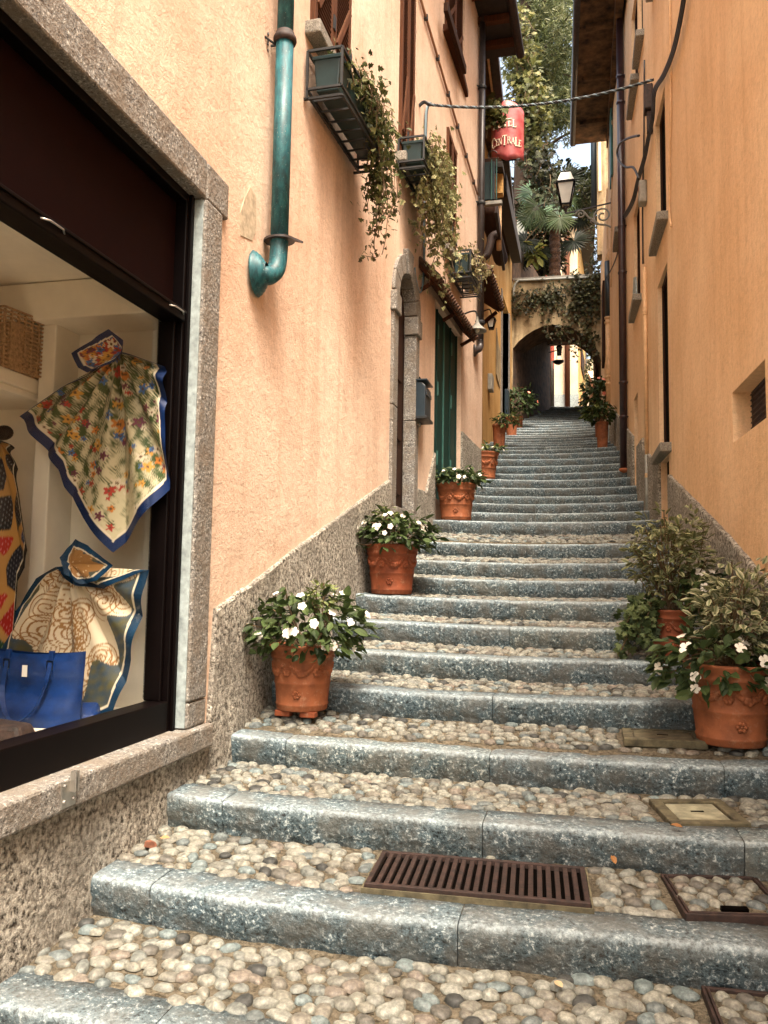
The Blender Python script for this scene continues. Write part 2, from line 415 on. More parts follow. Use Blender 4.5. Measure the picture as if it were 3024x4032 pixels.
def sign_mat():
    m, nt, b, o = new_mat('red_enamel'); v = pos(nt)
    f = tnoise(nt, v, 7., 5)
    nt.links.new(ramp(nt, f, [(.35, (.30, .045, .048)), (.65, (.42, .12, .11))]), b.inputs['Base Color']); b.inputs['Roughness'].default_value = .3
    return m
M['signred'] = sign_mat()
# ------------------------------------------------------------------ ground and stairway
gm = MB(); gm.box(-300, 300, -300, 300, -2.6, -2.3)
tag(gm.build('ground', M['mossy']), kind='structure', label='earth under the houses and the stair street')

SAG = .035
CEN = {1: (983, 2010), 2: (1036, 1793), 3: (1036, 1633), 4: (1077, 1507), 5: (1101, 1424), 6: (1109, 1356), 7: (1113, 1299), 8: (1121, 1255), 9: (1126, 1217), 10: (1139, 1176), 11: (1152, 1128)}
YC = {0: 2.42, 1: 3.06, 2: 3.69, 3: 4.41, 4: 4.98, 5: 5.52, 6: 6.06, 7: 6.6, 8: 7.25, 9: 7.95, 10: 8.65, 11: 9.35}
CY = [1109, 1089, 1073, 1055, 1037, 1023, 1007, 992, 980, 971, 965, 959, 955, 949, 944, 940, 935, 929, 924, 918, 913]
steps = []                                  # (Y at X=-.5, z of edge at the walls)
for i in range(12):
    if i == 0: z = -1.445
    elif i <= 3: z = (-1.257, -1.077, -.92)[i-1]
    else: z = HY(*CEN[i], YC[i]).z+SAG
    steps.append((YC[i], z))
for k, y in enumerate(CY):
    zz = steps[11][1]+.18*(k+1); q = HZ(1154+k*2.2, y, zz-SAG); steps.append((q.y, zz))
for k in range(9): steps.append((steps[-1][0]+.6, steps[-1][1]+.18))
NS = len(steps)
PASS_L = [(22.2, -1.80), (27.5, -.93), (60, -.5)]
PASS_R = [(17.2, .62), (22.2, .62), (27.5, .50), (60, 1.)]
def left_x(Y):
    if Y < 12.75: return XL(Y)
    if Y < 22.2: return XY(Y)
    return xat(PASS_L, Y)
def right_x(Y): return XR(Y) if Y < 17.2 else xat(PASS_R, Y)
def edge_y(i, X):
    Y0 = steps[i][0]
    if i <= 3: return Y0+.035*(X+.5)+.04*sin(X*2.3+i)*.6
    return Y0+.02*(X+.5)+.02*sin(X*2+i*1.7)
def edge_dz(i, X, Y):
    a, b = left_x(Y), right_x(Y); u = (X-(a+b)/2)/((b-a)/2)
    return -SAG*max(0, 1-u*u)
def tread_z(i, X, Y):
    y0 = edge_y(i, X)+.06; z0 = steps[i][1]
    if i+1 < NS: y1 = edge_y(i+1, X); z1 = steps[i+1][1]-.15
    else: y1 = y0+8; z1 = z0+.05
    if i == NS-1: z1 = z0+.1
    t = (Y-y0)/max(.05, y1-y0)
    return z0+(max(z1, z0-.0)-z0)*min(1, max(0, t))+edge_dz(i, X, Y)

stairs = thing('stone_stairway', 'long stairway of rough granite steps with cobbled treads between the houses', 'stairs', (0, 3, -1.6), kind='structure')
del stairs['category']
CURB = .21
JOINTS = {1: [HZ(330, 1905, -1.26).x, HZ(983, 2010, -1.29).x], 2: [HZ(483, 1724, -1.08).x, HZ(1036, 1793, -1.11).x, HZ(1610, 1815, -1.08).x], 3: [HZ(620, 1595, -.93).x, HZ(1055, 1633, -.95).x, HZ(1560, 1650, -.93).x]}
def step_stone(i, xa, xb, res):
    n = max(3, int((xb-xa)/res)); rows = []
    rise = .17 if i == 0 else max(.17, steps[i][1]-tread_z(i-1, 0, edge_y(i, 0))+.05) if i else .2
    for k in range(n+1):
        X = xa+(xb-xa)*k/n; Y = edge_y(i, X); z = steps[i][1]+edge_dz(i, X, Y)
        e = .006 if k in (0, n) else 0
        nf = 1. if i < 14 else .6
        b1 = nz(X, i*3.1, 0, 7)*.016*nf; b2 = nz(X, i*3.1, 5, 14)*.018*nf; b3 = nz(X, i*3.1, 9, 26)*.016*nf; t1 = nz(X, i*2.2, 3, 5)*.008
        w = nz(X, i*1.3, 8, 3)*.01
        # outer edge at measured line; profile from back bottom over the top to the foot of the riser
        rows.append([(X, Y+CURB, z-.10), (X, Y+CURB, z+.004-e*.5+t1*.5), (X, Y+.13, z+.005+t1-e*.5), (X, Y+.030+w, z+.003+t1-e*.5), (X, Y+.012+w, z-.001+t1-e*.5), (X, Y+.003+w+e*.4+b3*.4, z-.008), (X, Y+w+e*.4+b1*.5+b3*.4, z-.024),
                     (X, Y+.004+w+e*.4+b1+b3*.9, z-.062), (X, Y+.006+w+e*.4+b2-b3*.8, z-.090), (X, Y+.012+w+e*.4+b1+b3, z-.118), (X, Y+.020+w+e*.4+b2*1.3+b1*.5, z-.142), (X, Y+.035+w+e*.4+b2, z-rise+.01*nz(X, i, 1, 9)), (X, Y+.06+e*.4, z-rise-.05)])
    edge_light = np.array([0, .05, .12, .38, .72, .62, .2, .0, 0, 0, 0, 0, 0])  # pale nosing rows: painted edge highlight along with wear
    Cw = [[(v*(.75+.5*nz(rows[k][0][0], i, 2, 5)),)*3 for v in edge_light] for k in range(n+1)]
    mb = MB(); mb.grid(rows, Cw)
    m = len(rows[0])
    for R_ in (rows[0], rows[-1]): mb.add(R_, [tuple(range(m))], (0., 0., 0.))
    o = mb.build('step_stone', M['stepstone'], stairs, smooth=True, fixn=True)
    return o
for i in range(NS):
    Y = steps[i][0]; a, b = left_x(Y)-.03, right_x(Y)+.03
    if i in JOINTS: js = JOINTS[i]
    elif i == 0: js = [-1.35, -.2]
    else:
        rr = random.Random(i*7+1)
        js = [a+.28+rr.random()*.12, -.48-.008*i+rr.uniform(-.04, .04), b-.3-rr.random()*.12]
    if i > 24: js = [js[1]]
    xs = [a]+sorted(js)+[b]
    res = .02 if i < 4 else .03 if i < 12 else .07
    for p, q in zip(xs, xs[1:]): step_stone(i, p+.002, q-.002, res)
# beds of the treads
def bed(i):
    nX = 50 if i < 6 else 24; nY = 10 if i < 6 else 5
    P = []
    Ym = steps[i][0]; y_end = (lambda X: edge_y(i+1, X)+.09) if i+1 < NS else (lambda X: Ym+30.)
    for r in range(nY+1):
        row = []
        for c in range(nX+1):
            a, b = left_x(Ym+.4)-.06, right_x(Ym+.4)+.06
            X = a+(b-a)*c/nX; ya = edge_y(i, X)+.09; Y = ya+(y_end(X)-ya)*r/nY
            row.append((X, Y, tread_z(i, X, Y)-.012+nz(X, Y, 0, 6)*.006))
        P.append(row)
    # skirt below
    mb = MB(); mb.grid(P)
    return mb.build('tread_bed', M['mortar'], stairs, smooth=True, fixn=False)
bm0 = MB(); rows = []
for r in range(8):
    rows.append([(x, -3+r*.75, -1.66+nz(x, r, 0, 5)*.006) for x in np.linspace(-2.05, 1.45, 30)])
bm0.grid(rows); bm0.build('lower_tread_bed', M['mortar'], stairs, smooth=True, fixn=False)
for i in range(NS): bed(i)

# --- covers and grate sit in the treads; cobbles keep clear of them
def on_tread(i, dx, dy):
    z = steps[i][1]
    for _ in range(6):
        p = HZ(dx, dy, z); z = tread_z(i, p.x, p.y)
    p.z = z; return p
GR = [on_tread(1, *p) for p in ((826, 1842), (1267, 1877), (1272, 1971), (787, 1924))]
C1 = [on_tread(1, *p) for p in ((1435, 1888), (1648, 1896), (1700, 1993), (1471, 1989))]
C2 = [on_tread(0, *p) for p in ((1519, 2137), (1659, 2146))]
C2 = C2+[C2[1]+Vector((.02, -.34, 0))+Vector((.2, 0, 0)), C2[0]+Vector((.0, -.34, 0))]; C2[1] = C2[1]+Vector((.2, 0, 0))
C3 = [on_tread(2, *p) for p in ((1418, 1733), (1573, 1731), (1606, 1788), (1431, 1783))]
C4 = [on_tread(3, *p) for p in ((1340, 1568), (1510, 1572), (1530, 1612), (1350, 1605))]
def rect_of(q):
    c = sum(q, Vector())/4; w = ((q[1]-q[0]).length+(q[2]-q[3]).length)/4; h = ((q[3]-q[0]).length+(q[2]-q[1]).length)/4
    ex = (q[1]-q[0]+q[2]-q[3]).normalized(); n = Vector((0, 0, 1)); ey = n.cross(ex).normalized()
    return c, ex, ey, w, h
RECTS = {1: [rect_of(GR), rect_of(C1)], 0: [rect_of(C2)], 2: [rect_of(C3)], 3: [rect_of(C4)]}
def clear_of(i, x, y, pad=.035):
    for c, ex, ey, w, h in RECTS.get(i, []):
        d = Vector((x, y, c.z))-c
        if abs(d.dot(ex)) < w+pad and abs(d.dot(ey)) < h+pad: return False
    return True

# --- cobbles: rounded river stones set in mortar
def cobble_shape(seed):
    r = random.Random(seed); V = []; F = []; n = 9
    lob = [1+r.uniform(-.2, .14) for _ in range(n)]
    for ring, (rad, h) in enumerate(((1.0, -.3), (.98, .28), (.80, .68), (.46, .93))):
        for k in range(n):
            a = 2*pi*k/n; q = rad*(lob[k] if ring < 3 else 1); V.append((q*cos(a), q*sin(a), h+r.uniform(-.04, .04)))
    V.append((0, 0, 1.0))
    for ring in range(3):
        for k in range(n):
            k2 = (k+1) % n; F.append((ring*n+k, ring*n+k2, (ring+1)*n+k2, (ring+1)*n+k))
    for k in range(n): F.append((3*n+k, 3*n+(k+1) % n, 4*n))
    return V, F
SHAPES = [cobble_shape(s) for s in range(8)]
SHAPE_ME = []
for V, F in SHAPES:
    me = MB().add(V, F).mesh('cobble', True); me.materials.append(M['cobble']); SHAPE_ME.append(me)
cob = []
rc = random.Random(21)
for i in range(-1, 11):
    pitch_x, pitch_y = (.074, .060)
    if i >= 0:
        Ym = steps[i][0]; a, b = left_x(Ym+.3)+.03, right_x(Ym+.3)-.03
        lo = lambda X: edge_y(i, X)+CURB-.005
        hi = lambda X: edge_y(i+1, X)+.0
    else:
        a, b = -1.97, 1.1; lo = lambda X: 1.0; hi = lambda X: edge_y(0, X)
    rowy = min(lo(a), lo(b))+.012; r = 0
    ymax = max(hi(a), hi(b))+.05
    while rowy < ymax:
        x = a+(r % 2)*pitch_x*.5
        while x < b:
            X = x+rc.uniform(-.017, .017); Y = rowy+rc.uniform(-.014, .014)
            if lo(X) <= Y <= hi(X) and clear_of(i, X, Y):
                s = rc.uniform(.78, 1.14)
                cob.append((i, X, Y, s*rc.uniform(.036, .047), s*rc.uniform(.027, .036), s*rc.uniform(.013, .023), rc.gauss(0, .5) if rc.random() < .8 else rc.uniform(0, pi)))
            x += pitch_x*rc.uniform(.92, 1.08)
        rowy += pitch_y; r += 1
vis = []; stuffv = []
for k, c in enumerate(cob):
    i, X, Y = c[:3]; z = tread_z(i, X, Y) if i >= 0 else -1.66
    px, py, d = proj((X, Y, z))
    inframe = d > .3 and -10 < px < 1669 and -10 < py < 2225
    vis.append((c[3]/max(d, .1) if inframe else 0, k, z))
vis.sort(reverse=True)
single = vis[:292]; rest = vis[292:]
def place(c, z):
    return (c[1], c[2], z-.009), (c[3], c[4], c[5]), c[6]
for w, k, z in single:
    c = cob[k]; l, s, a = place(c, z)
    o = bpy.data.objects.new('cobble', SHAPE_ME[k % 8]); col.objects.link(o)
    o.location = l; o.scale = s; o.rotation_euler = (rc.uniform(-.15, .15), rc.uniform(-.15, .15), a)
    o.parent = stairs; o.matrix_parent_inverse = Matrix.Translation(stairs.location).inverted()
VV = []; FF = []; CC = []; off = 0
SN = [(np.array(V), np.array([f if len(f) == 4 else (*f, -1) for f in F])) for V, F in SHAPES]
for w, k, z in rest:
    c = cob[k]; l, s, a = place(c, z); V, F = SN[k % 8]
    ca, sa = cos(a), sin(a); P = V*np.array(s); P = np.stack([P[:, 0]*ca-P[:, 1]*sa, P[:, 0]*sa+P[:, 1]*ca, P[:, 2]], 1)+np.array(l)
    VV.append(P); FF += [tuple(int(j)+off for j in f if j >= 0) for f in F]; off += len(V)
    CC.append(np.tile(COBC[rc.randrange(len(COBC))], (len(V), 1)))
mb = MB(); mb.v = np.concatenate(VV).tolist(); mb.f = FF; mb.c = np.concatenate(CC).tolist()
o = mb.build('cobbles', M['cobblestuff'], stairs, smooth=True, fixn=False); o['kind'] = 'stuff'

# --- iron drain grate
def frame_box(mb, c, ex, ey, w, h, t, z0, z1):
    up = Vector((0, 0, (z1-z0)/2)); m = c+Vector((0, 0, (z0+z1)/2))
    mb.obox(m+ey*(h-t/2), ex*w, ey*t/2, up); mb.obox(m-ey*(h-t/2), ex*w, ey*t/2, up)
    mb.obox(m+ex*(w-t/2), ex*t/2, ey*(h-t), up); mb.obox(m-ex*(w-t/2), ex*t/2, ey*(h-t), up)
c, ex, ey, w, h = rect_of(GR)
gt = thing('drain_grate', 'rusty iron drain grate of parallel bars set in the cobbled tread', 'grate', c)
mb = MB(); frame_box(mb, c, ex, ey, w, h, .022, -.03, .022); mb.build('grate_frame', M['rust'], gt, bevel=.003)
mb = MB(); frame_box(mb, c+Vector((0, 0, 0)), ex, ey, w+.012, h+.012, .008, -.02, .006); mb.build('outer_frame', M['mossy'], gt)
for k in range(23):
    x = -w+.03+(2*w-.06)*(k+.5)/23; mb = MB()
    mb.obox(c+ex*x+Vector((0, 0, .004)), ex*.0105, ey*(h-.02), Vector((0, 0, .013))); mb.build('bar', M['rust'], gt, bevel=.003)
mb = MB(); mb.obox(c+Vector((0, 0, -.006)), ex*w, ey*h, Vector((0, 0, .006))); mb.build('pit', M['pit'], gt)  # near-black slab close under the bars stands in for the drain's shade
# cobble-filled iron manhole covers
def cover(q, label):
    c, ex, ey, w, h = rect_of(q)
    t = thing('manhole_cover', label, 'manhole cover', c, group='cobble filled covers')
    mb = MB(); frame_box(mb, c, ex, ey, w, h, .011, -.03, .014); mb.build('frame', M['rust'], t, bevel=.003)
    mb = MB(); frame_box(mb, c, ex, ey, w-.014, h-.014, .010, -.03, .017); mb.build('lid_rim', M['rust'], t, bevel=.003)
    mb = MB(); mb.obox(c+Vector((0, 0, -.004)), ex*(w-.02), ey*(h-.02), Vector((0, 0, .008))); mb.build('mortar_fill', M['mortar'], t)
    mb = MB(); mb.obox(c-ey*(h-.06)+Vector((0, 0, .01)), ex*.05, ey*.016, Vector((0, 0, .010))); mb.build('lifting_slot', M['pit'], t, bevel=.003)
    ny = max(3, int((h*2-.04)/.056)); nx = max(3, int((w*2-.04)/.068))
    for a in range(ny):
        for b in range(nx):
            x = (-w+.055)+(2*w-.11)*(b+.5*(a % 2)*.6)/max(1, nx-1); y = -h+.055+(2*h-.11)*a/max(1, ny-1)
            if x > w-.05 or (a == 0 and abs(x) < .1): continue
            p = c+ex*(x+rc.uniform(-.008, .008))+ey*(y+rc.uniform(-.006, .006))
            o = bpy.data.objects.new('cobble', SHAPE_ME[(a*5+b) % 8]); col.objects.link(o)
            o.location = p+Vector((0, 0, .002)); o.scale = (rc.uniform(.032, .042), rc.uniform(.025, .031), .022); o.rotation_euler = (0, 0, rc.gauss(0, .5))
            o.parent = t; o.matrix_parent_inverse = Matrix.Translation(t.location).inverted()
cover(C1, 'rusty framed cover filled with cobbles beside the drain grate')
cover(C2, 'rusty framed cover filled with cobbles on the tread below the grate step')
def stone_cover(q, label, mats):
    c, ex, ey, w, h = rect_of(q)
    t = thing('stone_cover', label, 'inspection cover', c)
    mb = MB(); frame_box(mb, c, ex, ey, w, h, .055, -.03, .016); mb.build('surround', mats[0], t, bevel=.006)
    mb = MB(); mb.obox(c+Vector((0, 0, -.006)), ex*(w-.062), ey*(h-.062), Vector((0, 0, .015))); mb.build('lid', mats[1], t, bevel=.008)
    mb = MB(); mb.obox(c+Vector((0, 0, .009)), ex*.03, ey*.006, Vector((0, 0, .003))); mb.build('lifting_hole', M['pit'], t)
stone_cover(C3, 'pale square stone inspection cover with mossy surround', (M['mossy'], M['palestone']))
stone_cover(C4, 'dark mossy stone cover beside the large terracotta pot', (M['mossy'], M['mossy']))
# ------------------------------------------------------------------ left house (peach, shop window)
def wall_mesh(xf, y0, y1, z0, z1, holes, depth, sgn, ystep=.6, zf=None):
    """front face following plan xf(Y) with holes (Ya,Yb,za,zb[,arch radius]); reveals go 'depth' behind the face. sgn=-1: inside is towards -X"""
    mb = MB(); br = {y0, y1}
    y = y0
    while y < y1: br.add(round(y, 4)); y += ystep
    for h in holes:
        br.add(h[0]); br.add(h[1])
        if len(h) > 4:
            for k in range(1, 12): br.add((h[0]+h[1])/2-(h[1]-h[0])/2*cos(pi*k/12))
    br = sorted(b for b in br if y0 <= b <= y1)
    def top(h, Y):
        if len(h) > 4:
            c = (h[0]+h[1])/2; r = (h[1]-h[0])/2; return h[3]+sqrt(max(0, r*r-(Y-c)**2))*h[4]
        return h[3]
    for a, b in zip(br, br[1:]):
        if b-a < 1e-5: continue
        m = (a+b)/2; hs = sorted([h for h in holes if h[0] < m < h[1]], key=lambda h: h[2])
        segs = []; lo = (z0, z0) if zf is None else (zf(a), zf(b))
        for h in hs:
            segs.append((lo, (h[2], h[2]))); lo = (top(h, a), top(h, b))
        segs.append((lo, (z1, z1)))
        for (la, lb), (ha, hb) in segs:
            mb.add([(xf(a), a, la), (xf(b), b, lb), (xf(b), b, hb), (xf(a), a, ha)], [(0, 1, 2, 3)])
        for h in hs:
            d = sgn*depth
            ta, tb = top(h, a), top(h, b)
            mb.add([(xf(a), a, ta), (xf(b), b, tb), (xf(b)+d, b, tb), (xf(a)+d, a, ta)], [(0, 1, 2, 3)])
            mb.add([(xf(a), a, h[2]), (xf(b), b, h[2]), (xf(b)+d, b, h[2]), (xf(a)+d, a, h[2])], [(0, 1, 2, 3)])
    for h in holes:
        for Y in (h[0], h[1]):
            x = xf(Y); mb.add([(x, Y, h[2]), (x, Y, h[3]), (x+sgn*depth, Y, h[3]), (x+sgn*depth, Y, h[2])], [(0, 1, 2, 3)])
    return mb
ROOF_L = 9.55
SY0, SY1, SZ0, SZ1 = .95, 3.79, -.80, 2.06          # shop opening
DY0, DY1, DZ0, DZS = 7.79, 8.45, .72, 2.95          # arched door
GY0, GY1, GZ0, GZ1 = 9.47, 11.06, 1.0, 3.50         # green door
W1 = (5.36, 6.32, 4.18, 6.0); W2 = (7.74, 8.42, 4.45, 6.9); W3 = (9.98, 10.72, 4.40, 6.07); W4 = (9.80, 11.12, 7.33, 9.1)
house = thing('peach_house', 'tall peach stucco house with shop window, arched stone doorway and green doors', 'house', (-2.2, 4, -1.6))
mb = wall_mesh(XL, -1.3, 12.75, -2.3, ROOF_L, [(SY0-.1, SY1+.18, SZ0-.1, SZ1+.19), (DY0-.1, DY1+.1, DZ0, DZS, 1.), (GY0, GY1, GZ0, GZ1), W1, W2, W3, W4], .3, -1)
xe = XL(12.75)
mb.add([(xe, 12.75, -2.3), (xe-6, 12.75, -2.3), (xe-6, 12.75, ROOF_L), (xe, 12.75, ROOF_L)], [(0, 1, 2, 3)])
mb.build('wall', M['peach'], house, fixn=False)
mb = MB(); mb.hexa([(-2, -1.4, ROOF_L), (-1.5, -1.4, ROOF_L-.05), (-.98, 13.25, ROOF_L-.35), (-8, 13.25, ROOF_L-.3), (-2, -1.4, ROOF_L+.2), (-1.5, -1.4, ROOF_L+.12), (-.98, 13.25, ROOF_L-.2), (-8, 13.25, ROOF_L+1.8)])
rf = mb.build('roof', M['slate'], house)
mb = MB(); mb.tube([(-1.48, -1.4, ROOF_L-.06), (-.96, 13.25, ROOF_L-.36)], .075, 10); mb.build('gutter', M['rust'], rf)
for y in np.arange(5, 13.3, .6):
    mb = MB(); mb.box(XL(min(y, 12.7))-.05, XL(min(y, 12.7))+.5, y-.05, y+.05, ROOF_L-.47, ROOF_L-.36); mb.build('rafter', M['canopywood'], house)
# plinth: rough cast following the stairs
def plinth_top(Y):
    pts = [(-5, -.95), (3.85, -.93), (4.06, -.93), (4.07, -.20), (4.8, .02), (6.0, .44), (7.57, .98), (7.6, .98)]
    for (a, za), (b, zb) in zip(pts, pts[1:]):
        if Y <= b: return za+(zb-za)*(Y-a)/(b-a)
    return 1.
def plinth_piece(ya, yb, n, topf, xf, off, sgn, mat, parent, name='plinth'):
    rows = []
    for k in range(n+1):
        Y = ya+(yb-ya)*k/n; x = xf(Y); t = topf(Y)+nz(Y, 0, 3, 6)*.012
        row = [(x-sgn*.03, Y, t+.004)]
        row.append((x+sgn*off*.7, Y, t))
        for q in range(9):
            zz = t-.012-(t-.012-(-2.3 if Y < 5 else t-2.6))*((q/8)**1.6)
            row.append((x+sgn*(off+nz(Y, zz, 1, 9)*.007+nz(Y, zz, 4, 28)*.004), Y, zz))
        rows.append(row)
    mb = MB(); mb.grid(rows)
    for r in (rows[0], rows[-1]):
        x = r[0][0]; mb.add(r+[(x, r[0][1], r[-1][2])], [tuple(range(len(r)+1))])
    return mb.build(name, mat, parent, smooth=False)
plinth_piece(-1.3, 4.06, 160, plinth_top, XL, .02, 1, M['plinth'], house)
plinth_piece(4.062, 7.58, 90, plinth_top, XL, .028, 1, M['plinth'], house)
plinth_piece(8.64, 9.46, 16, lambda Y: 1.02 if Y < 9.05 else 1.02+(Y-9.05)*1.3, XL, .03, 1, M['plinth'], house)
plinth_piece(11.07, 12.7, 24, lambda Y: 2.12-(Y-11.07)*.02, XL, .03, 1, M['plinth'], house)
# shop window stonework
mb = MB(); mb.box(-2.24, -1.975, SY0-.25, 3.80, SZ1, SZ1+.215); lin = mb.build('stone_lintel', M['granite'], house, bevel=.012)
mb = MB(); mb.box(-2.24, -1.972, 3.803, 4.07, SZ1-.002, SZ1+.21); mb.build('stone_lintel', M['granite'], house, bevel=.012)
mb = MB(); mb.box(-2.24, -1.968, 3.79, 3.995, SZ0+.14, SZ1-.004); jm = mb.build('stone_jamb', M['granite'], house, bevel=.012)
mb = MB(); mb.box(-2.24, -1.972, 3.79, 4.0, SZ0+.002, SZ0+.137); mb.build('stone_jamb', M['granite'], house, bevel=.012)
mb = MB(); mb.box(-2.12, -1.985, 3.784, 3.7895, SZ0+.01, SZ1-.01); mb.build('jamb_reveal', M['paleplaster'], house)
mb = MB(); mb.box(-2.24, -1.935, SY0-.3, 4.03, SZ0-.125, SZ0); sl = mb.build('stone_sill', M['granite'], house, bevel=.014)
lp = HL(150, 1650, .065)
mb = MB(); mb.box(-1.937, -1.930, lp.y-.045, lp.y+.045, SZ0-.105, SZ0-.005)
mb.box(-1.931, -1.905, lp.y+.003, lp.y+.009, SZ0-.05, SZ0+.03); mb.box(-1.931, -1.905, lp.y+.021, lp.y+.027, SZ0-.05, SZ0+.03)
for a, b in ((-.03, -.09), (.03, -.09), (-.03, -.03)): mb.lathe([(.0, .008), (.008, .007), (.009, 0)], (-1.930, lp.y+a, SZ0+b+.01), 8, axis=(1, 0, 0))
mb.build('latch_bracket', M['steel'], sl, bevel=.001)
# metal frame, dark panel, glass
TR = 1.40
mb = MB()
fx0, fx1 = -2.16, -2.045
GYR = HX(356, 1000, -2.10).y
mb.box(fx0, fx1, SY1-.075, SY1, SZ0, SZ1); mb.box(fx0, fx1, SY0, SY0+.075, SZ0, SZ1)
mb.box(fx0, fx1, SY0+.075, SY1-.075, SZ1-.05, SZ1); mb.box(fx0, fx1+.012, SY0+.075, SY1-.075, TR-.055, TR); mb.box(fx0, fx1, SY0+.075, SY1-.075, SZ0, SZ0+.155)
mb.box(fx0-.01, fx1-.03, GYR, SY1-.0755, SZ0+.155, TR-.055); mb.box(fx0-.01, fx1-.03, SY0+.075, SY0+.15, SZ0+.155, TR-.055)
win = mb.build('shop_window', M['black'], house, bevel=.006)
mb = MB(); mb.box(fx1, fx1+.018, SY1-.052, SY1-.034, SZ0, SZ1); mb.box(fx1, fx1+.012, SY1-.020, SY1-.012, SZ0, SZ1); mb.box(fx1+.012, fx1+.02, SY0, SY1-.07, TR-.012, TR+.004); mb.build('frame_bead', M['black'], win, bevel=.003)
mb = MB(); mb.box(-2.12, -2.11, SY0+.075, SY1-.075, TR, SZ1-.05); mb.build('dark_panel', M['panel'], win)
mb = MB(); mb.add([(-2.12, SY0+.14, SZ0+.15), (-2.12, GYR+.01, SZ0+.15), (-2.12, GYR+.01, TR-.05), (-2.12, SY0+.14, TR-.05)], [(0, 1, 2, 3)]); mb.build('glass_pane', M['glass'], win)
for a in (2.55, 3.55):
    mb = MB(); mb.tube([(-2.035, a, TR-.02), (-2.018, a+.04, TR-.016), (-2.018, a+.12, TR-.016), (-2.035, a+.15, TR-.02)], .0045, 6); mb.build('handle', M['steel'], win, smooth=True)
# display room behind the glass
mb = MB(); x0 = -5.2
EY = 3.98
mb.add([(-2.2, EY, SZ0-.2), (x0, EY, SZ0-.2), (x0, EY, 2.0), (-2.2, EY, 2.0)], [(0, 1, 2, 3)])                   # end wall
mb.add([(x0, -1, SZ0-.2), (x0, EY, SZ0-.2), (x0, EY, 2.0), (x0, -1, 2.0)], [(0, 1, 2, 3)])
mb.add([(-2.2, -1, SZ0-.2), (x0, -1, SZ0-.2), (x0, -1, 2.0), (-2.2, -1, 2.0)], [(0, 1, 2, 3)])
mb.add([(-2.2, -1, SZ0+.06), (x0, -1, SZ0+.06), (x0, EY, SZ0+.06), (-2.2, EY, SZ0+.06)], [(0, 1, 2, 3)])
mb.add([(-2.2, -1, 1.62), (x0, -1, 1.62), (x0, EY, 1.62), (-2.2, EY, 1.62)], [(0, 1, 2, 3)])
mb.build('display_room', M['whitepaint'], house, fixn=False)
pa, pb, pc = HY(78, 900, EY-.22), HY(112, 900, EY-.22), HY(164, 900, EY)
mb = MB(); mb.box(pa.x, pb.x, EY-.22, EY-.002, SZ0+.06, 1.40); mb.build('display_pillar', M['whitepaint'], house, bevel=.008)
mb = MB(); mb.box(-5.1, -2.25, EY-.30, EY-.001, 1.40, 1.615); mb.build('display_beam', M['whitepaint'], house, bevel=.008)
q = HY(40, 800, EY-.5)
mb = MB(); mb.box(-4.6, pa.x-.01, EY-.55, EY-.003, q.z-.05, q.z+.03); mb.box(-4.6, pa.x-.02, EY-.5, EY-.003, q.z-.09, q.z-.05); mb.build('display_shelf', M['whitepaint'], house, bevel=.01)
SHELF_Z = q.z+.03
# peeled plaster patch beside the drainpipe
pt = [HL(*p, .003) for p in ((541, 404), (553, 425), (553, 500), (545, 520), (520, 508), (519, 460), (530, 425))]
mb = MB(); mb.prism(pt, (-.02, 0, 0)); mb.build('bare_plaster_patch', M['peachpatch'], house)

# arched stone doorway
def door_x(Y): return XL(Y)
dc = (DY0+DY1)/2; dr = (DY1-DY0)/2
def band(r0, r1, a0, a1, n, x0f, x1f):
    mb = MB(); rows = []
    for k in range(n+1):
        a = a0+(a1-a0)*k/n; row = []
        for r, xo in ((r0, x0f), (r0, x1f), (r1, x1f), (r1, x0f)):
            Y = dc-r*cos(a); row.append((XL(Y)+xo, Y, DZS+r*sin(a)))
        row.append(row[0]); rows.append(row)
    mb.grid(rows); mb.f.append((0, 1, 2, 3)); mb.f.append(tuple(n*5+j for j in (3, 2, 1, 0)))
    return mb
for k in range(7):
    a0, a1 = pi*k/7+.008, pi*(k+1)/7-.008
    band(dr, dr+.2+(.07 if k == 3 else 0), a0, a1, 4, -.11, .035+(.02 if k == 3 else 0)).build('arch_stone', M['granite'], house, bevel=.008)
for ya, yb in ((DY0-.2, DY0), (DY1, DY1+.19)):
    for z0, z1, e in ((DZ0, 1.75, 0), (1.754, 2.72, 0), (2.724, 2.93, .025)):
        mb = MB(); xa = XL((ya+yb)/2); mb.box(xa-.11, xa+.03+e, ya-e, yb+e, z0, z1); mb.build('door_jamb', M['granite'], house, bevel=.01)
mb = MB(); xa = XL(dc); mb.box(xa-.5, xa+.06, DY0-.18, DY1+.18, DZ0-.5, DZ0); mb.build('door_step', M['granite'], house, bevel=.01)
mb = MB(); mb.box(xa-.16, xa-.095, DY0-.05, DY1+.05, DZ0, DZS+dr); dd = mb.build('wooden_door', M['darkwood'], house)
for z0 in (.9, 1.5, 2.15):
    mb = MB(); mb.box(xa-.097, xa-.08, DY0+.1, DY1-.1, z0, z0+.5); mb.build('door_panel', M['darkwood'], dd, bevel=.012)
mb = MB(); mb.ball((xa-.07, DY0+.08, 1.75), .03); mb.build('door_knob', M['rust'], dd, smooth=True)

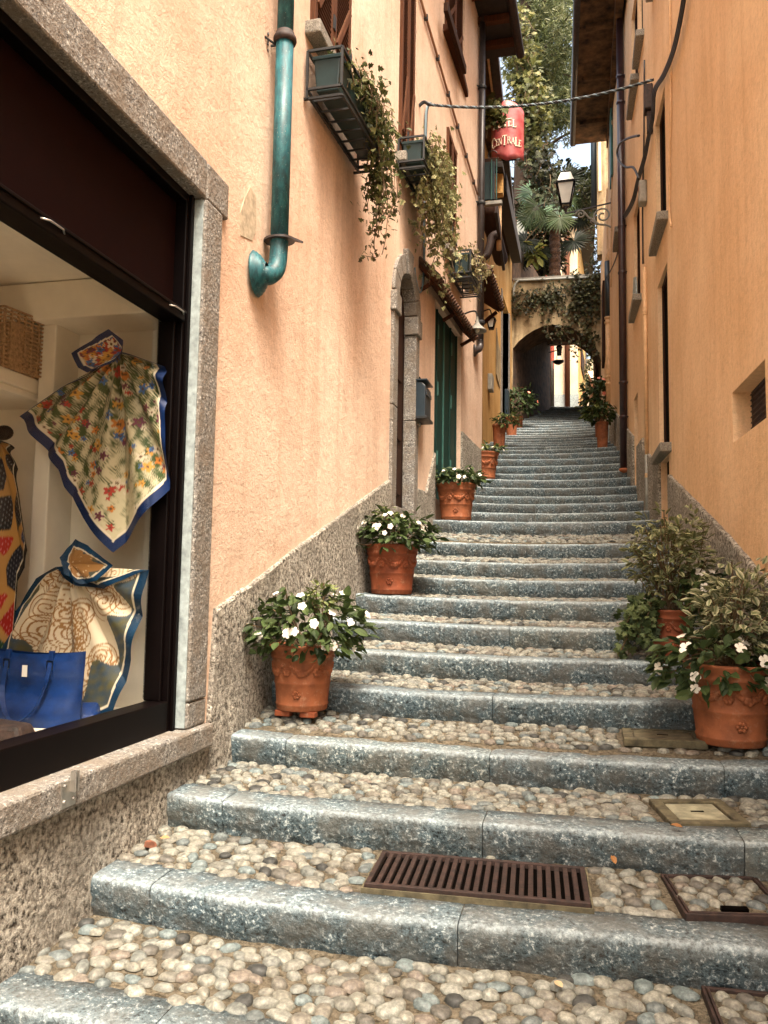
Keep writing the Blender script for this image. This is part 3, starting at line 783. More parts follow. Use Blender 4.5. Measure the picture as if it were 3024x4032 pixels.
# green folding doors
xg = lambda Y: XL(Y)
n = 4
for k in range(n):
    ya = GY0+(GY1-GY0)*k/n+.004; yb = GY0+(GY1-GY0)*(k+1)/n-.004
    mb = MB(); xa, xb = xg(ya)-.075, xg(yb)-.075
    mb.hexa([(xa-.05, ya, GZ0), (xa, ya, GZ0), (xb, yb, GZ0), (xb-.05, yb, GZ0), (xa-.05, ya, GZ1), (xa, ya, GZ1), (xb, yb, GZ1), (xb-.05, yb, GZ1)])
    d = mb.build('green_door_leaf', M['greenwood'], house, bevel=.006)
    mb = MB(); mb.box(xb-.01, xb+.018, yb-.03, yb, GZ0, GZ1); mb.build('cover_strip', M['greenlight'] if k in (1,) else M['greenwood'], d, bevel=.004)
    if k in (0, 2):
        for z in (1.55, 2.45, 3.2):
            mb = MB(); mb.tube([(xb+.02, yb-.01, z-.09), (xb+.02, yb-.01, z+.09)], .016, 8); mb.build('hinge', M['greenlight'], d)
# tiled canopy above the green doors
ca, cb = HL(934, 598, .16), HL(1022, 750, .16)
ya, yb = ca.y, cb.y; zf = (ca.z+cb.z)/2
can = thing('tiled_canopy', 'long wooden canopy with ragged tile edge above the green doors', 'canopy', (XL(ya), ya, zf))
mb = MB(); mb.hexa([(XL(ya)-.02, ya, zf+.20), (XL(ya)+.18, ya, zf), (XL(yb)+.18, yb, zf), (XL(yb)-.02, yb, zf+.20), (XL(ya)-.02, ya, zf+.30), (XL(ya)+.18, ya, zf+.04), (XL(yb)+.18, yb, zf+.04), (XL(yb)-.02, yb, zf+.30)])
mb.build('boards', M['canopywood'], can)
k = 0; y = ya+.03
while y < yb:
    mb = MB(); x = XL(y); mb.tube([(x-.02, y, zf+.29), (x+.22, y, zf+.05)], .045, 8); mb.build('roof_tile', M['tile'], can); y += .095
for y in (ya+.1, (ya+yb)/2, yb-.1):
    mb = MB(); x = XL(y); mb.bar((x, y, zf-.05), (x+.15, y, zf+.03), .04); mb.build('bracket', M['canopywood'], can)

# shutters (louvred, brown)
def shutter(y0, y1, z0, z1, x, parent, brace=True):
    mb = MB(); w = .06; X0, X1 = x-.045, x
    mb.box(X0, X1, y0, y0+w, z0, z1); mb.box(X0, X1, y1-w, y1, z0, z1); mb.box(X0, X1, y0+w, y1-w, z0, z0+w*1.3); mb.box(X0, X1, y0+w, y1-w, z1-w*1.3, z1)
    s = mb.build('shutter', M['brownpaint'], parent, bevel=.004)
    mb = MB(); z = z0+w*1.3+.02
    while z < z1-w*1.4:
        mb.hexa([(X0, y0+w, z), (X1-.004, y0+w, z-.022), (X1-.004, y1-w, z-.022), (X0, y1-w, z), (X0, y0+w, z+.008), (X1-.004, y0+w, z-.014), (X1-.004, y1-w, z-.014), (X0, y1-w, z+.008)]); z += .042
    mb.build('slats', M['brownpaint'], s)
    if brace:
        mb = MB(); mb.bar((x+.006, y0+w, z0+(z1-z0)*.12), (x+.006, y1-w, z0+(z1-z0)*.42), .02, .05, up=(0, 0, 1)); mb.build('brace', M['brownpaint'], s)
    mb = MB(); mb.box(x, x+.012, y1-.03, y1+.02, z0+.3, z0+.42); mb.build('hinge', M['iron'], s)
    return s
for W in (W1, W2, W3, W4):
    ym = (W[0]+W[1])/2; xw = XL(ym)
    mb = MB(); mb.box(xw-.27, xw-.25, W[0], W[1], W[2], W[3]); wn = mb.build('window', M['pit'], house)
    shutter(W[0]+.01, ym-.005, W[2]+.01, W[3]-.01, XL(ym)+.01, wn); shutter(ym+.005, W[1]-.01, W[2]+.01, W[3]-.01, XL(ym)+.012, wn)
    mb = MB(); mb.box(xw-.2, xw+.09, W[0]-.09, W[1]+.09, W[2]-.11, W[2]-.002); mb.build('window_sill', M['sillstone'] if W is not W4 else M['canopywood'], wn, bevel=.012)
# hatch shutter propped under the high window
p0 = HL(962, 100, .12); p1 = HL(1002, 190, .12)
mb = MB(); mb.bar((XL(p0.y)+.12, p0.y, W4[2]-.05), (XL(p1.y)+.12, p1.y+.05, W4[2]-.12), .06, .13); mb.build('sill_ledge', M['darkwood'], house, bevel=.01)

# ------------------------------------------------------------------ teal drainpipe
pp = HL(611, 250, .10); px, py = pp.x, pp.y
ZT = HL(617, -250, .1).z; ZB = HL(605, 520, .1).z; ZC = HL(617, 88, .1).z
ro = HL(550, 592, .0)
dp = thing('drainpipe', 'teal painted drainpipe with elbow and round rosette on the peach wall', 'drainpipe', (px, py, ro.z))
mb = MB(); mb.tube([(px, py, ZB-.01), (px, py, ZC)], .059, 20); mb.build('pipe', M['teal'], dp, smooth=True)
mb = MB(); mb.tube([(px, py, ZC), (px, py, ZT+3)], .055, 20); mb.build('upper_pipe', M['teal'], dp, smooth=True)
mb = MB(); mb.lathe([(.056, .05), (.062, .045), (.064, .02), (.076, .012), (.079, -.008), (.073, -.026), (.062, -.032)], (px, py, ZC), 24); mb.build('collar', M['rust'], dp, smooth=True)
el = smoothpath([(px, py, ZB), (px, py, ZB-.05), (px-.002, py-.01, ro.z+.13), (px-.008, py-.035, ro.z+.06), (px-.03, py-.08, ro.z+.012), (ro.x+.05, ro.y+.03, ro.z), (ro.x-.02, ro.y, ro.z)], 6)
mb = MB(); mb.tube(el, [.059]*len(el), 20); mb.build('elbow', M['teal'], dp, smooth=True)
mb = MB(); mb.lathe([(.0, .0), (.135, .0), (.146, .010), (.134, .018), (.136, .028), (.116, .036), (.118, .046), (.096, .054), (.097, .062), (.075, .070), (.066, .085)], ro, 28, axis=(1, .12, .05)); mb.build('rosette', M['teal'], dp, smooth=True)
mb = MB(); pl = [(px+.105*cos(a), py+.085*sin(a), ZB-.012) for a in np.linspace(0, 2*pi, 20, endpoint=False)]
pl[0] = (px+.16, py+.02, ZB-.03); mb.prism(pl, (0, 0, .014)); mb.build('flange', M['darkpipe'], dp)
mb = MB(); bz = ZC-.03; mb.bar((XL(py), py, bz), (px-.05, py, bz), .012)
mb.tube(arc((px-.1, py-.05, bz+.02), .03, 0, 5.2, 14, (.4, -1, 0), (0, 0, 1)), .006, 6); mb.tube(arc((px-.1, py-.05, bz-.045), .026, 0, 5.2, 14, (.4, -1, 0), (0, 0, 1)), .006, 6); mb.bar((XL(py), py-.11, bz-.01), (px-.05, py, bz-.01), .010)
mb.build('scroll_bracket', M['iron'], dp)

# ------------------------------------------------------------------ dark downpipe at the house corner
bp = HL(1040, 400, .07); bx, by = bp.x, bp.y
zb = HL(1038, 738, .07).z; zt = HL(1045, 60, .07).z
d2 = thing('downpipe', 'dark brown downpipe on the peach house corner with elbow into the wall', 'downpipe', (bx, by, zb-.3))
mb = MB(); mb.tube([(bx, by, zb), (bx, by, zt)], .052, 14); mb.build('pipe', M['darkpipe'], d2, smooth=True)
e = smoothpath([(bx, by, zt-.02), (bx+.0, by, zt+.08), (bx+.12, by+.05, zt+.25), (bx+.30, by+.1, zt+.38), (bx+.42, by+.12, zt+.6)], 5); mb = MB(); mb.tube(e, .05, 12); mb.build('swan_neck', M['rust'], d2, smooth=True)
e = smoothpath([(bx, by, zb+.02), (bx, by, zb-.06), (bx-.01, by-.05, zb-.13), (bx-.04, by-.13, zb-.17), (bx-.10, by-.2, zb-.2)], 5); mb = MB(); mb.tube(e, .052, 12); mb.build('elbow', M['darkpipe'], d2, smooth=True)
mb = MB(); mb.lathe([(0, 0), (.09, 0), (.10, .02), (.07, .04), (.055, .06)], (XL(by-.2), by-.2, zb-.2), 18, axis=(1, .3, .1)); mb.build('rosette', M['darkpipe'], d2, smooth=True)
for yy in (185, 378 + 62, 700):
    z = HL(1040, yy, .07).z
    mb = MB(); mb.lathe([(.053, .03), (.066, .025), (.07, 0), (.066, -.025), (.053, -.03)], (bx, by, z), 14)
    mb.bar((XL(by)-.02, by-.1, z), (bx-.03, by-.02, z), .014); mb.tube(arc((bx-.02, by-.12, z), .05, 0, 6.2, 12, (0, 1, 0), (0, 0, 1)), .007, 5); mb.bar((bx-.02, by-.17, z), (bx-.02, by-.05, z), .008); mb.bar((bx-.02, by-.12, z-.05), (bx-.02, by-.12, z+.05), .008)
    mb.build('bracket', M['iron'], d2)

# ------------------------------------------------------------------ small things on the peach wall
def scroll_lamp():
    p = HL(1031, 708, .28)
    t = thing('wall_lamp', 'bell shaped metal wall lamp under the canopy end', 'lamp', p)
    mb = MB(); mb.lathe([(.012, .16), (.02, .10), (.035, .05), (.075, .01), (.12, -.03), (.135, -.05), (.125, -.05), (.07, 0), (.02, .08)], p, 20); mb.build('shade', M['greybox'], t, smooth=True)
    mb = MB(); mb.ball((p.x, p.y, p.z-.03), .04); mb.build('bulb', M['frosted'], t, smooth=True)
    mb = MB(); mb.tube(smoothpath([(p.x, p.y, p.z+.15), (p.x-.03, p.y, p.z+.24), (p.x-.16, p.y, p.z+.22), (XL(p.y), p.y, p.z+.14)], 5), .012, 8); mb.build('arm', M['iron'], t, smooth=True)
scroll_lamp()
mbx = HL(917, 868, .09)
t = thing('mailbox', 'dark blue metal mailbox beside the arched doorway', 'mailbox', (XL(mbx.y), mbx.y, mbx.z-.2))
x = XL(mbx.y); mb = MB(); mb.prism([(x, mbx.y-.16, mbx.z-.2), (x+.13, mbx.y-.16, mbx.z-.2), (x+.13, mbx.y-.16, mbx.z+.15), (x+.09, mbx.y-.16, mbx.z+.19), (x, mbx.y-.16, mbx.z+.21)], (0, .34, 0)); mb.build('body', M['navy'], t, bevel=.01)
mb = MB(); mb.box(x+.13, x+.142, mbx.y-.13, mbx.y+.15, mbx.z+.05, mbx.z+.10); mb.build('slot_flap', M['navy'], t, bevel=.003)
mb = MB(); mb.box(x-.001, x+.155, mbx.y-.175, mbx.y+.195, mbx.z-.225, mbx.z-.195); mb.build('base_lip', M['iron'], t, bevel=.004)
mb = MB(); mb.box(x-.001, x+.15, mbx.y-.175, mbx.y+.195, mbx.z+.205, mbx.z+.225); mb.build('lid', M['navy'], t, bevel=.004)
i1 = HL(903, 838); mb = MB(); mb.box(i1.x, i1.x+.03, i1.y-.05, i1.y+.05, i1.z-.10, i1.z+.12); t = thing('intercom', 'small black and silver intercom panel next to the mailbox', 'intercom', (i1.x, i1.y, i1.z-.4)); mb.build('camera_panel', M['black'], t, bevel=.004)
i2 = HL(903, 890); mb = MB(); mb.box(i2.x, i2.x+.025, i2.y-.05, i2.y+.05, i2.z-.17, i2.z+.14); o = mb.build('name_panel', M['steel'], t, bevel=.003)
for k in range(4): mb = MB(); mb.box(i2.x+.025, i2.x+.031, i2.y-.03, i2.y+.03, i2.z-.13+k*.065, i2.z-.09+k*.065); mb.build('bell_button', M['navy'], o)
i3 = HL(905, 655); mb = MB(); mb.box(i3.x, i3.x+.012, i3.y-.09, i3.y+.09, i3.z-.12, i3.z+.12); tag(mb.build('wall_plate', M['peach']), 'small peach coloured cover plate beside the arched doorway', 'plate')
# brown conduit running diagonally down the wall
a, b = HL(906, -10, .02), HL(1031, 420, .02)
pts = [a+(b-a)*t for t in np.linspace(0, 1, 12)]
for q in pts: q.x = XL(q.y)+.022
t = thing('conduit', 'thin brown conduit running slanted across the peach wall', 'conduit', b)
mb = MB(); mb.tube(pts, .016, 8); mb.build('tube', M['conduit'], t, smooth=True)
for k in range(6):
    q = pts[0]+(pts[-1]-pts[0])*((k+.5)/6); q.x = XL(q.y); mb = MB(); mb.box(q.x, q.x+.045, q.y-.02, q.y+.02, q.z-.03, q.z+.03); mb.build('clip', M['iron'], t)
# bundle of pale blue cables going down behind the ivy
t = thing('wall_cables', 'bundle of pale blue cables running down the wall behind the ivy', 'cables', HL(918, 640))
for k in range(3):
    pts = [HL(927+k*2, 222, .05), HL(920+k*1.5, 240, .03), HL(918+k*1.5, 300, .025), HL(916+k, 450, .025), HL(915+k, 560, .025), HL(913+k, 615, .025), HL(906, 632, .03), HL(898, 600, .03), HL(896, 578, .02)]
    mb = MB(); mb.tube(smoothpath(pts[:6] if k else pts, 4), .010, 6); mb.build('cable', M['bluecable'] if k < 2 else M['cable'], t, smooth=True)
# twisted cable across the street
A, B = HL(927, 226, .12), HR(1412, 172, .12)
t = thing('overhead_cable', 'thick twisted black cable spanning the street between both houses', 'cable', A)
for s in range(3):
    pts = []
    for k in range(161):
        u = k/160; q = A.lerp(B, u); q = q+Vector((0, 0, -.14*4*u*(1-u))); ang = u*2*pi*26+s*2*pi/3
        pts.append(q+Vector((0, cos(ang), sin(ang)))*.009)
    mb = MB(); mb.tube(pts, .0085, 6); mb.build('strand', M['cable'] if s else M['bluecable'], t, smooth=True)
mb = MB(); mb.tube(smoothpath([A, A+Vector((-.06, 0, .04)), A+Vector((-.12, 0, 0))]), .02, 6); mb.build('anchor', M['iron'], t)
# ------------------------------------------------------------------ right house (orange)
ROOF_R = 9.75
rh = thing('orange_house', 'tall orange stucco house along the right side of the stairway', 'house', (1.4, 8, -1.6))
VENT = (4.93, 5.79, .97, 1.32)
RW1 = (8.72, 9.50, 1.47, HR(1421, 620).z); RW2 = (8.72, 9.50, HR(1441, 470).z+.05, HR(1418, 262).z)
RW3 = (11.25, 12.05, HR(1376, 668).z+.03, HR(1366, 480).z); RW4 = (11.25, 12.05, HR(1376, 186).z+.03, HR(1376, 186).z+1.5)
CEL = (8.78, 9.40, .62, 1.36); HOLE = (11.75, 12.25, 1.25, 2.75)
RW5 = (10.6, 11.1, 7.4, 9.0); RW6 = (14.2, 14.9, 6.3, 7.9); RW7 = (8.72, 9.5, 7.2, 8.9)
ROOF_N = 5.9  # unseen near roofline set low to let more light into the street
mb = wall_mesh(XR, -1.3, 7.0, -2.3, ROOF_N, [VENT], .22, 1)
mb.build('lower_wall', M['orange'], rh, fixn=False)
mb = MB(); mb.hexa([(XR(-1.3)-.25, -1.4, ROOF_N), (6, -1.4, ROOF_N), (6, 7., ROOF_N), (XR(7.)-.25, 7., ROOF_N), (XR(-1.3)-.25, -1.4, ROOF_N+.12), (6, -1.4, ROOF_N+1.2), (6, 7., ROOF_N+1.2), (XR(7.)-.25, 7., ROOF_N+.12)]); mb.build('lower_roof', M['tile'], rh)
mb = wall_mesh(XR, 7.0, 17.2, -2.3, ROOF_R, [RW1, RW2, RW3, RW4, CEL, HOLE, RW5, RW6, RW7], .22, 1)
mb.add([(XR(7.), 7., -2.3), (7, 7., -2.3), (7, 7., ROOF_R), (XR(7.), 7., ROOF_R)], [(0, 1, 2, 3)])
mb.add([(XR(17.2), 17.2, -2.3), (7, 17.2, -2.3), (7, 17.2, ROOF_R), (XR(17.2), 17.2, ROOF_R)], [(0, 1, 2, 3)])
mb.build('wall', M['orange'], rh, fixn=False)
# roof overhang, soffit and gutter
e1 = HY(1236, 278, 17.3)
mb = MB(); mb.hexa([(.1, 11.5, ROOF_R-.02), (2.4, 11.5, ROOF_R), (2., 17.35, ROOF_R), (e1.x+.06, 17.35, ROOF_R-.02), (.1, 11.5, ROOF_R+.12), (2.4, 11.5, ROOF_R+.6), (2., 17.35, ROOF_R+.6), (e1.x+.06, 17.35, ROOF_R+.1)])
ro_ = mb.build('roof', M['soffit'], rh)
mb = MB(); mb.tube([(.06, 11.5, ROOF_R+.05), (e1.x+.02, 17.4, ROOF_R+.05)], .08, 10); mb.build('gutter', M['darkpipe'], ro_, smooth=True)
for yb in np.arange(12, 17.3, 1.5):
    mb = MB(); x = XR(yb); mb.box(x-.62, x+.05, yb-.06, yb+.06, ROOF_R-.09, ROOF_R-.015); mb.build('rafter', M['soffit'], ro_)
mb = MB(); mb.box(XR(17.1)-.03, XR(17.1)+.1, 11.6, 17.22, ROOF_R-.25, ROOF_R-.02); mb.build('cornice', M['soffit'], rh)
for W in (RW1, RW2, RW3, RW4, CEL, HOLE, RW5, RW6, RW7):
    x = XR((W[0]+W[1])/2); mb = MB(); mb.box(x+.055, x+.2, W[0]-.02, W[1]+.02, W[2]-.02, W[3]+.02); wn = mb.build('window', M['pit'], rh)
    if W in (RW1, RW2, RW3, RW4, RW5, RW6, RW7):
        mb = MB(); mb.box(x-.10, x+.16, W[0]-.13, W[1]+.10, W[2]-.10, W[2]-.003); mb.build('window_sill', M['sillstone'], wn, bevel=.012)
        mb = MB(); mb.box(x+.035, x+.06, W[0]+.0, W[0]+.07, W[2], W[3]); mb.box(x+.035, x+.06, W[1]-.07, W[1], W[2], W[3]); mb.box(x+.035, x+.06, W[0]+.07, W[1]-.07, W[3]-.07, W[3]); mb.build('window_frame', M['darkwood'], wn)
# vent with wire grille
x = XR(5.35)
mb = MB(); mb.box(x+.12, x+.125, VENT[0], VENT[1], VENT[2], VENT[3]); vn = mb.build('vent', M['rust'], rh)
for k in range(22):
    y = VENT[0]+(VENT[1]-VENT[0])*(k+.5)/22; mb = MB(); mb.tube([(x+.11, y, VENT[2]), (x+.11, y, VENT[3])], .006, 5); mb.build('grille_bar', M['rust'], vn)
for k in range(9):
    z = VENT[2]+(VENT[3]-VENT[2])*(k+.5)/9; mb = MB(); mb.tube([(x+.105, VENT[0], z), (x+.105, VENT[1], z)], .006, 5); mb.build('grille_bar', M['rust'], vn)
# plinth
def rpt(Y):
    pts = [(-5, -2.2), (4.2, -.22), (4.98, .03), (5.9, .33), (7.3, .74), (8.70, 1.14)]
    for (a, za), (b, zb) in zip(pts, pts[1:]):
        if Y <= b: return za+(zb-za)*(Y-a)/(b-a)
    return 1.14
plinth_piece(2, 8.71, 130, rpt, XR, .03, -1, M['plinth'], rh)
plinth_piece(9.42, 11.72, 40, lambda Y: 1.36+(Y-9.42)*.27 if Y < 11 else 1.95, XR, .03, -1, M['plinth'], rh)
plinth_piece(12.27, 17.2, 60, lambda Y: 2.2+(Y-12.3)*.33, XR, .03, -1, M['plinth'], rh)
s0 = HR(1378, 1005, .05); mb = MB(); mb.obox((XR(11.9)-.06, 11.95, 1.18), (.07, 0, 0), (0, .26, .05), (0, -.012, .05)); mb.build('broken_stone_sill', M['sillstone'], rh, bevel=.015)
mb = MB(); mb.prism([HR(*p, .004) for p in ((1368, 600), (1372, 598), (1374, 640), (1366, 652))], (.02, 0, 0)); mb.build('bare_plaster_patch', M['paleplaster'], rh)
# pipes on the right house
pp = HR(1345, 700, .075); z0 = HR(1345, 1022, .075).z; z1 = ROOF_R
t = thing('downpipe', 'dark purple downpipe with terracotta foot on the orange house', 'downpipe', (pp.x, pp.y, z0))
mb = MB(); mb.tube([(pp.x, pp.y, z0+.03), (pp.x, pp.y, z1)], .060, 16); mb.build('pipe', M['purplepipe'], t, smooth=True)
mb = MB(); mb.lathe([(.0, .04), (.075, .04), (.08, 0), (.0, -.06)], (pp.x, pp.y, z0), 14); mb.build('foot', M['terracotta'], t, smooth=True)
for yy in (130, 192, 480, 585, 830, 905):
    z = HR(1345, yy, .075).z; mb = MB(); mb.lathe([(.061, .02), (.069, .016), (.071, 0), (.069, -.016), (.061, -.02)], (pp.x, pp.y, z), 14); mb.bar((pp.x, pp.y, z), (XR(pp.y)+.02, pp.y-.05, z), .012); mb.build('joint_ring', M['purplepipe'], t)
tp = HR(1395, 800, .03); zc = HR(1395, 985, .03).z; zt = HR(1394, 572, .03).z; zb = HR(1395, 1090, .03).z-.25
t = thing('cable_pipe', 'thin cream pipe with grey lower end on the orange wall', 'pipe', (tp.x, tp.y, zb))
mb = MB(); mb.tube([(tp.x, tp.y, zc), (tp.x, tp.y, zt)], .024, 10); mb.build('cream_tube', M['creampipe'], t, smooth=True)
mb = MB(); mb.tube([(tp.x, tp.y, zb), (tp.x, tp.y, zc)], .026, 10); mb.build('grey_tube', M['greypipe'], t, smooth=True)
for z in (HR(1395, 672, .03).z, HR(1395, 1030, .03).z): mb = MB(); mb.lathe([(.025, .03), (.031, .025), (.031, -.025), (.025, -.03)], (tp.x, tp.y, z), 10); mb.build('sleeve', M['creampipe'], t)
fp = HY(1315, 800, 17.0); fx = fp.x
za, zm, zt, zu = HY(1315, 975, 17).z-.12, HY(1315, 905, 17).z, HY(1315, 685, 17).z, HY(1315, 565, 17).z
t = thing('fat_downpipe', 'fat cream downpipe with grey foot and dark upper length at the house end', 'downpipe', (fx, 17, za))
mb = MB(); mb.tube([(fx, 17, zm), (fx, 17, zt)], .062, 14); mb.build('cream_length', M['creampipe'], t, smooth=True)
mb = MB(); mb.tube([(fx, 17, za), (fx, 17, zm)], .064, 14); mb.build('grey_foot', M['greypipe'], t, smooth=True)
mb = MB(); mb.tube([(fx, 17, zt), (fx, 17, zu)], .07, 14); mb.build('dark_length', M['navy'], t, smooth=True)
mb = MB(); mb.tube(smoothpath([(fx, 17, zu-.02), (fx, 17, zu+.1), (fx+.06, 17, zu+.25), (fx+.14, 17, zu+.4)]), .055, 12); mb.build('top_elbow', M['creampipe'], t, smooth=True)
for z in (zt-.02, zt-.12, HY(1315, 815, 17).z, HY(1315, 830, 17).z): mb = MB(); mb.lathe([(.063, .03), (.08, .02), (.08, -.02), (.063, -.03)], (fx, 17, z), 14); mb.build('ring', M['creampipe'], t, smooth=True)
# cables
t = thing('cable_bundle', 'black cable bundle sagging down across the orange wall', 'cables', HR(1345, 475))
for k in range(3):
    pts = [HR(dx+k*2.2, dy+k*2, .05) for dx, dy in ((1478, -20), (1466, 50), (1452, 110), (1432, 160), (1412, 195), (1408, 250), (1398, 300), (1390, 340), (1377, 385), (1366, 430), (1352, 458), (1336, 478))]
    mb = MB(); mb.tube(smoothpath(pts, 4), .014-.002*k, 6); mb.build('cable', M['cable'], t, smooth=True)
pts = [HR(dx, dy, .17) for dx, dy in ((1380, 386), (1368, 362), (1352, 361), (1338, 348), (1333, 330), (1338, 312), (1350, 302), (1365, 296), (1380, 293))]
mb = MB(); mb.tube(smoothpath(pts, 5), .016, 6); tag(mb.build('cable_loop', M['cable'], smooth=True), 'loose loop of black cable hanging over the purple downpipe', 'cable')
pts = [HR(dx, dy, .06) for dx, dy in ((1345, 480), (1340, 520), (1330, 560), (1316, 590), (1308, 600))]
mb = MB(); mb.tube(smoothpath(pts, 5), .012, 6); tag(mb.build('slack_cable', M['cable'], smooth=True), 'slack cable curving down behind the purple downpipe to the fat pipe', 'cable')
for nm, xs, ys, mt, lb in (('wall_wire', (1447, 1448, 1449, 1447, 1446, 1450), (-10, 120, 250, 330, 450, 490), 'creampipe', 'thin orange painted wire running up the near orange wall'), ('wall_wire', (1392, 1391, 1390, 1388, 1389), (130, 300, 340, 460, 570), 'cable', 'dark wires running down through the grey meter box'), ('wall_wire', (1322, 1322, 1321, 1320), (260, 400, 440, 620), 'creampipe', 'thin clipped wire near the street lamp bracket'), ('wall_wire', (1352, 1340, 1330, 1325, 1322), (-10, 60, 130, 190, 250), 'cable', 'twisted dark wire high on the orange wall under the eave')):
    mb = MB(); mb.tube(smoothpath([HR(a, b, .02) for a, b in zip(xs, ys)], 4), .011, 6); tag(mb.build(nm, M[mt], smooth=True), lb, 'wire')
jb = HR(1388, 418, .05); t = thing('meter_box', 'small grey meter box with label on the orange wall', 'meter box', jb)
mb = MB(); mb.box(jb.x-.05, XR(jb.y), jb.y-.09, jb.y+.09, jb.z-.15, jb.z+.15); mb.build('box', M['greybox'], t, bevel=.02)
mb = MB(); mb.box(jb.x-.054, jb.x-.049, jb.y-.05, jb.y+.05, jb.z+.04, jb.z+.08); mb.build('label_plate', M['terracotta'], t)
jb2 = HR(1400, 205, .05); mb = MB(); mb.box(jb2.x-.05, XR(jb2.y), jb2.y-.09, jb2.y+.1, jb2.z-.22, jb2.z+.1); mb.box(jb2.x-.02, XR(jb2.y), jb2.y-.04, jb2.y+.04, jb2.z-.5, jb2.z-.22); tag(mb.build('junction_box', M['rust'], bevel=.015), 'rusty junction box where the overhead cable meets the orange wall', 'junction box')
# teal shutter high on the far end of the orange house
q = HR(1306, 60); mb = MB(); y0 = 15.7; x = XR(y0); mb.box(x-.05, x-.012, y0, y0+.62, 8.1, 9.55); s = tag(mb.build('teal_shutter', M['greenlight'], bevel=.005), 'teal shutter standing open under the eave of the orange house', 'shutter')
# ------------------------------------------------------------------ street lamp on scroll bracket
LY = 16.2; wx = XR(LY)
la = HY(1318, 440, LY); lc = HY(1222, 410, LY)
zA = la.z
t = thing('street_lantern', 'glazed street lantern on a scrolled iron wall bracket', 'street lamp', (wx, LY, zA-.5))
mb = MB(); mb.bar((wx, LY, zA+.02), (lc.x+.0, LY, zA-.12), .03, .022); mb.build('arm', M['darkpipe'], t)
def spiral(c, r0, r1, a0, a1, n=26): return [(c[0]+(r0+(r1-r0)*k/n)*cos(a0+(a1-a0)*k/n), c[1], c[2]+(r0+(r1-r0)*k/n)*sin(a0+(a1-a0)*k/n)) for k in range(n+1)]
mb = MB(); mb.tube(spiral((wx-.18, LY, zA-.24), .04, .2, 1., 1.+pi*3.2), .019, 6); mb.build('scroll', M['greybox'], t, smooth=True)
mb = MB(); mb.tube(spiral((wx-.62, LY, zA-.17), .015, .10, 0, pi*3), .018, 6); mb.build('scroll', M['greybox'], t, smooth=True)
mb = MB(); mb.tube(smoothpath([(wx-.55, LY, zA-.12), (wx-.46, LY, zA-.25), (wx-.38, LY, zA-.3), (wx-.3, LY, zA-.4), (wx-.1, LY, zA-.45), (wx, LY, zA-.52)], 5), .019, 6); mb.build('scroll', M['greybox'], t, smooth=True)
mb = MB(); mb.box(wx-.02, wx+.01, LY-.04, LY+.04, zA-.6, zA+.1); mb.build('wall_plate', M['darkpipe'], t)
zl0, zl1 = HY(1222, 443, LY).z, HY(1222, 400, LY).z; zl2 = HY(1222, 376, LY).z
wb, wt = .085, .175
def frus(mb, c, r0, z0, r1, z1): mb.hexa([(c[0]-r0, c[1]-r0, z0), (c[0]+r0, c[1]-r0, z0), (c[0]+r0, c[1]+r0, z0), (c[0]-r0, c[1]+r0, z0), (c[0]-r1, c[1]-r1, z1), (c[0]+r1, c[1]-r1, z1), (c[0]+r1, c[1]+r1, z1), (c[0]-r1, c[1]+r1, z1)])
mb = MB(); frus(mb, lc, wb, zl0, wt, zl1); gl = mb.build('lantern_glass', M['frosted'], t)
mb = MB(); frus(mb, lc, wt*.98, zl1+.02, wt*.55, zl2); mb.build('lantern_hood', M['frosted'], t)
mb = MB()
for sx, sy in ((-1, -1), (1, -1), (1, 1), (-1, 1)):
    mb.bar((lc.x+sx*wb, LY+sy*wb, zl0-.02), (lc.x+sx*wt, LY+sy*wt, zl1), .022)
frame_box(mb, Vector((lc.x, LY, 0)), Vector((1, 0, 0)), Vector((0, 1, 0)), wt+.02, wt+.02, .03, zl1-.015, zl1+.025); frame_box(mb, Vector((lc.x, LY, 0)), Vector((1, 0, 0)), Vector((0, 1, 0)), wb+.012, wb+.012, .02, zl0-.02, zl0+.01)
frame_box(mb, Vector((lc.x, LY, 0)), Vector((1, 0, 0)), Vector((0, 1, 0)), wt*.57, wt*.57, .015, zl2-.01, zl2+.01)
mb.build('lantern_frame', M['black'], t)
mb = MB(); mb.lathe([(.03, -.02), (.06, -.06), (.025, -.1), (.02, zA-.12-zl0)], (lc.x, LY, zl0), 10); mb.build('lantern_stem', M['darkpipe'], t, smooth=True)

# ------------------------------------------------------------------ second house on the right, behind the orange one
r2 = thing('far_orange_house', 'narrow strip of the next orange house beyond the fat downpipe', 'house', (1.5, 19, 3))
mb = MB(); mb.add([(.62, 17.25, 0), (.62, 22.2, 0), (.62, 22.2, 8.6), (.62, 17.25, 8.6)], [(0, 1, 2, 3)]); mb.add([(.62, 17.25, 0), (5, 17.25, 0), (5, 17.25, 8.6), (.62, 17.25, 8.6)], [(0, 1, 2, 3)]); mb.add([(.62, 22.2, 0), (5, 22.2, 0), (5, 22.2, 8.6), (.62, 22.2, 8.6)], [(0, 1, 2, 3)]); mb.add([(.62, 17.25, 8.6), (5, 17.25, 8.6), (5, 22.2, 8.6), (.62, 22.2, 8.6)], [(0, 1, 2, 3)])
mb.build('wall', M['orange'], r2, fixn=False)
mb = MB(); mb.box(.56, .7, 18.5, 19.6, 5.2, 7.0); mb.build('shutter', M['darkwood'], r2)
mb = MB(); b0 = HY(1283, 280, 21.); b1 = HY(1306, 590, 21.); mb.box(b0.x+.06, b1.x+.5, 20.6, 21., 8.5, 14.); mb.build('upper_wall', M['oldwall'], r2)
mb = MB(); mb.tube([(b0.x, 20.9, 9.9), (b0.x, 20.9, 13.6)], .09, 10); mb.build('corner_pipe', M['navy'], r2, smooth=True)
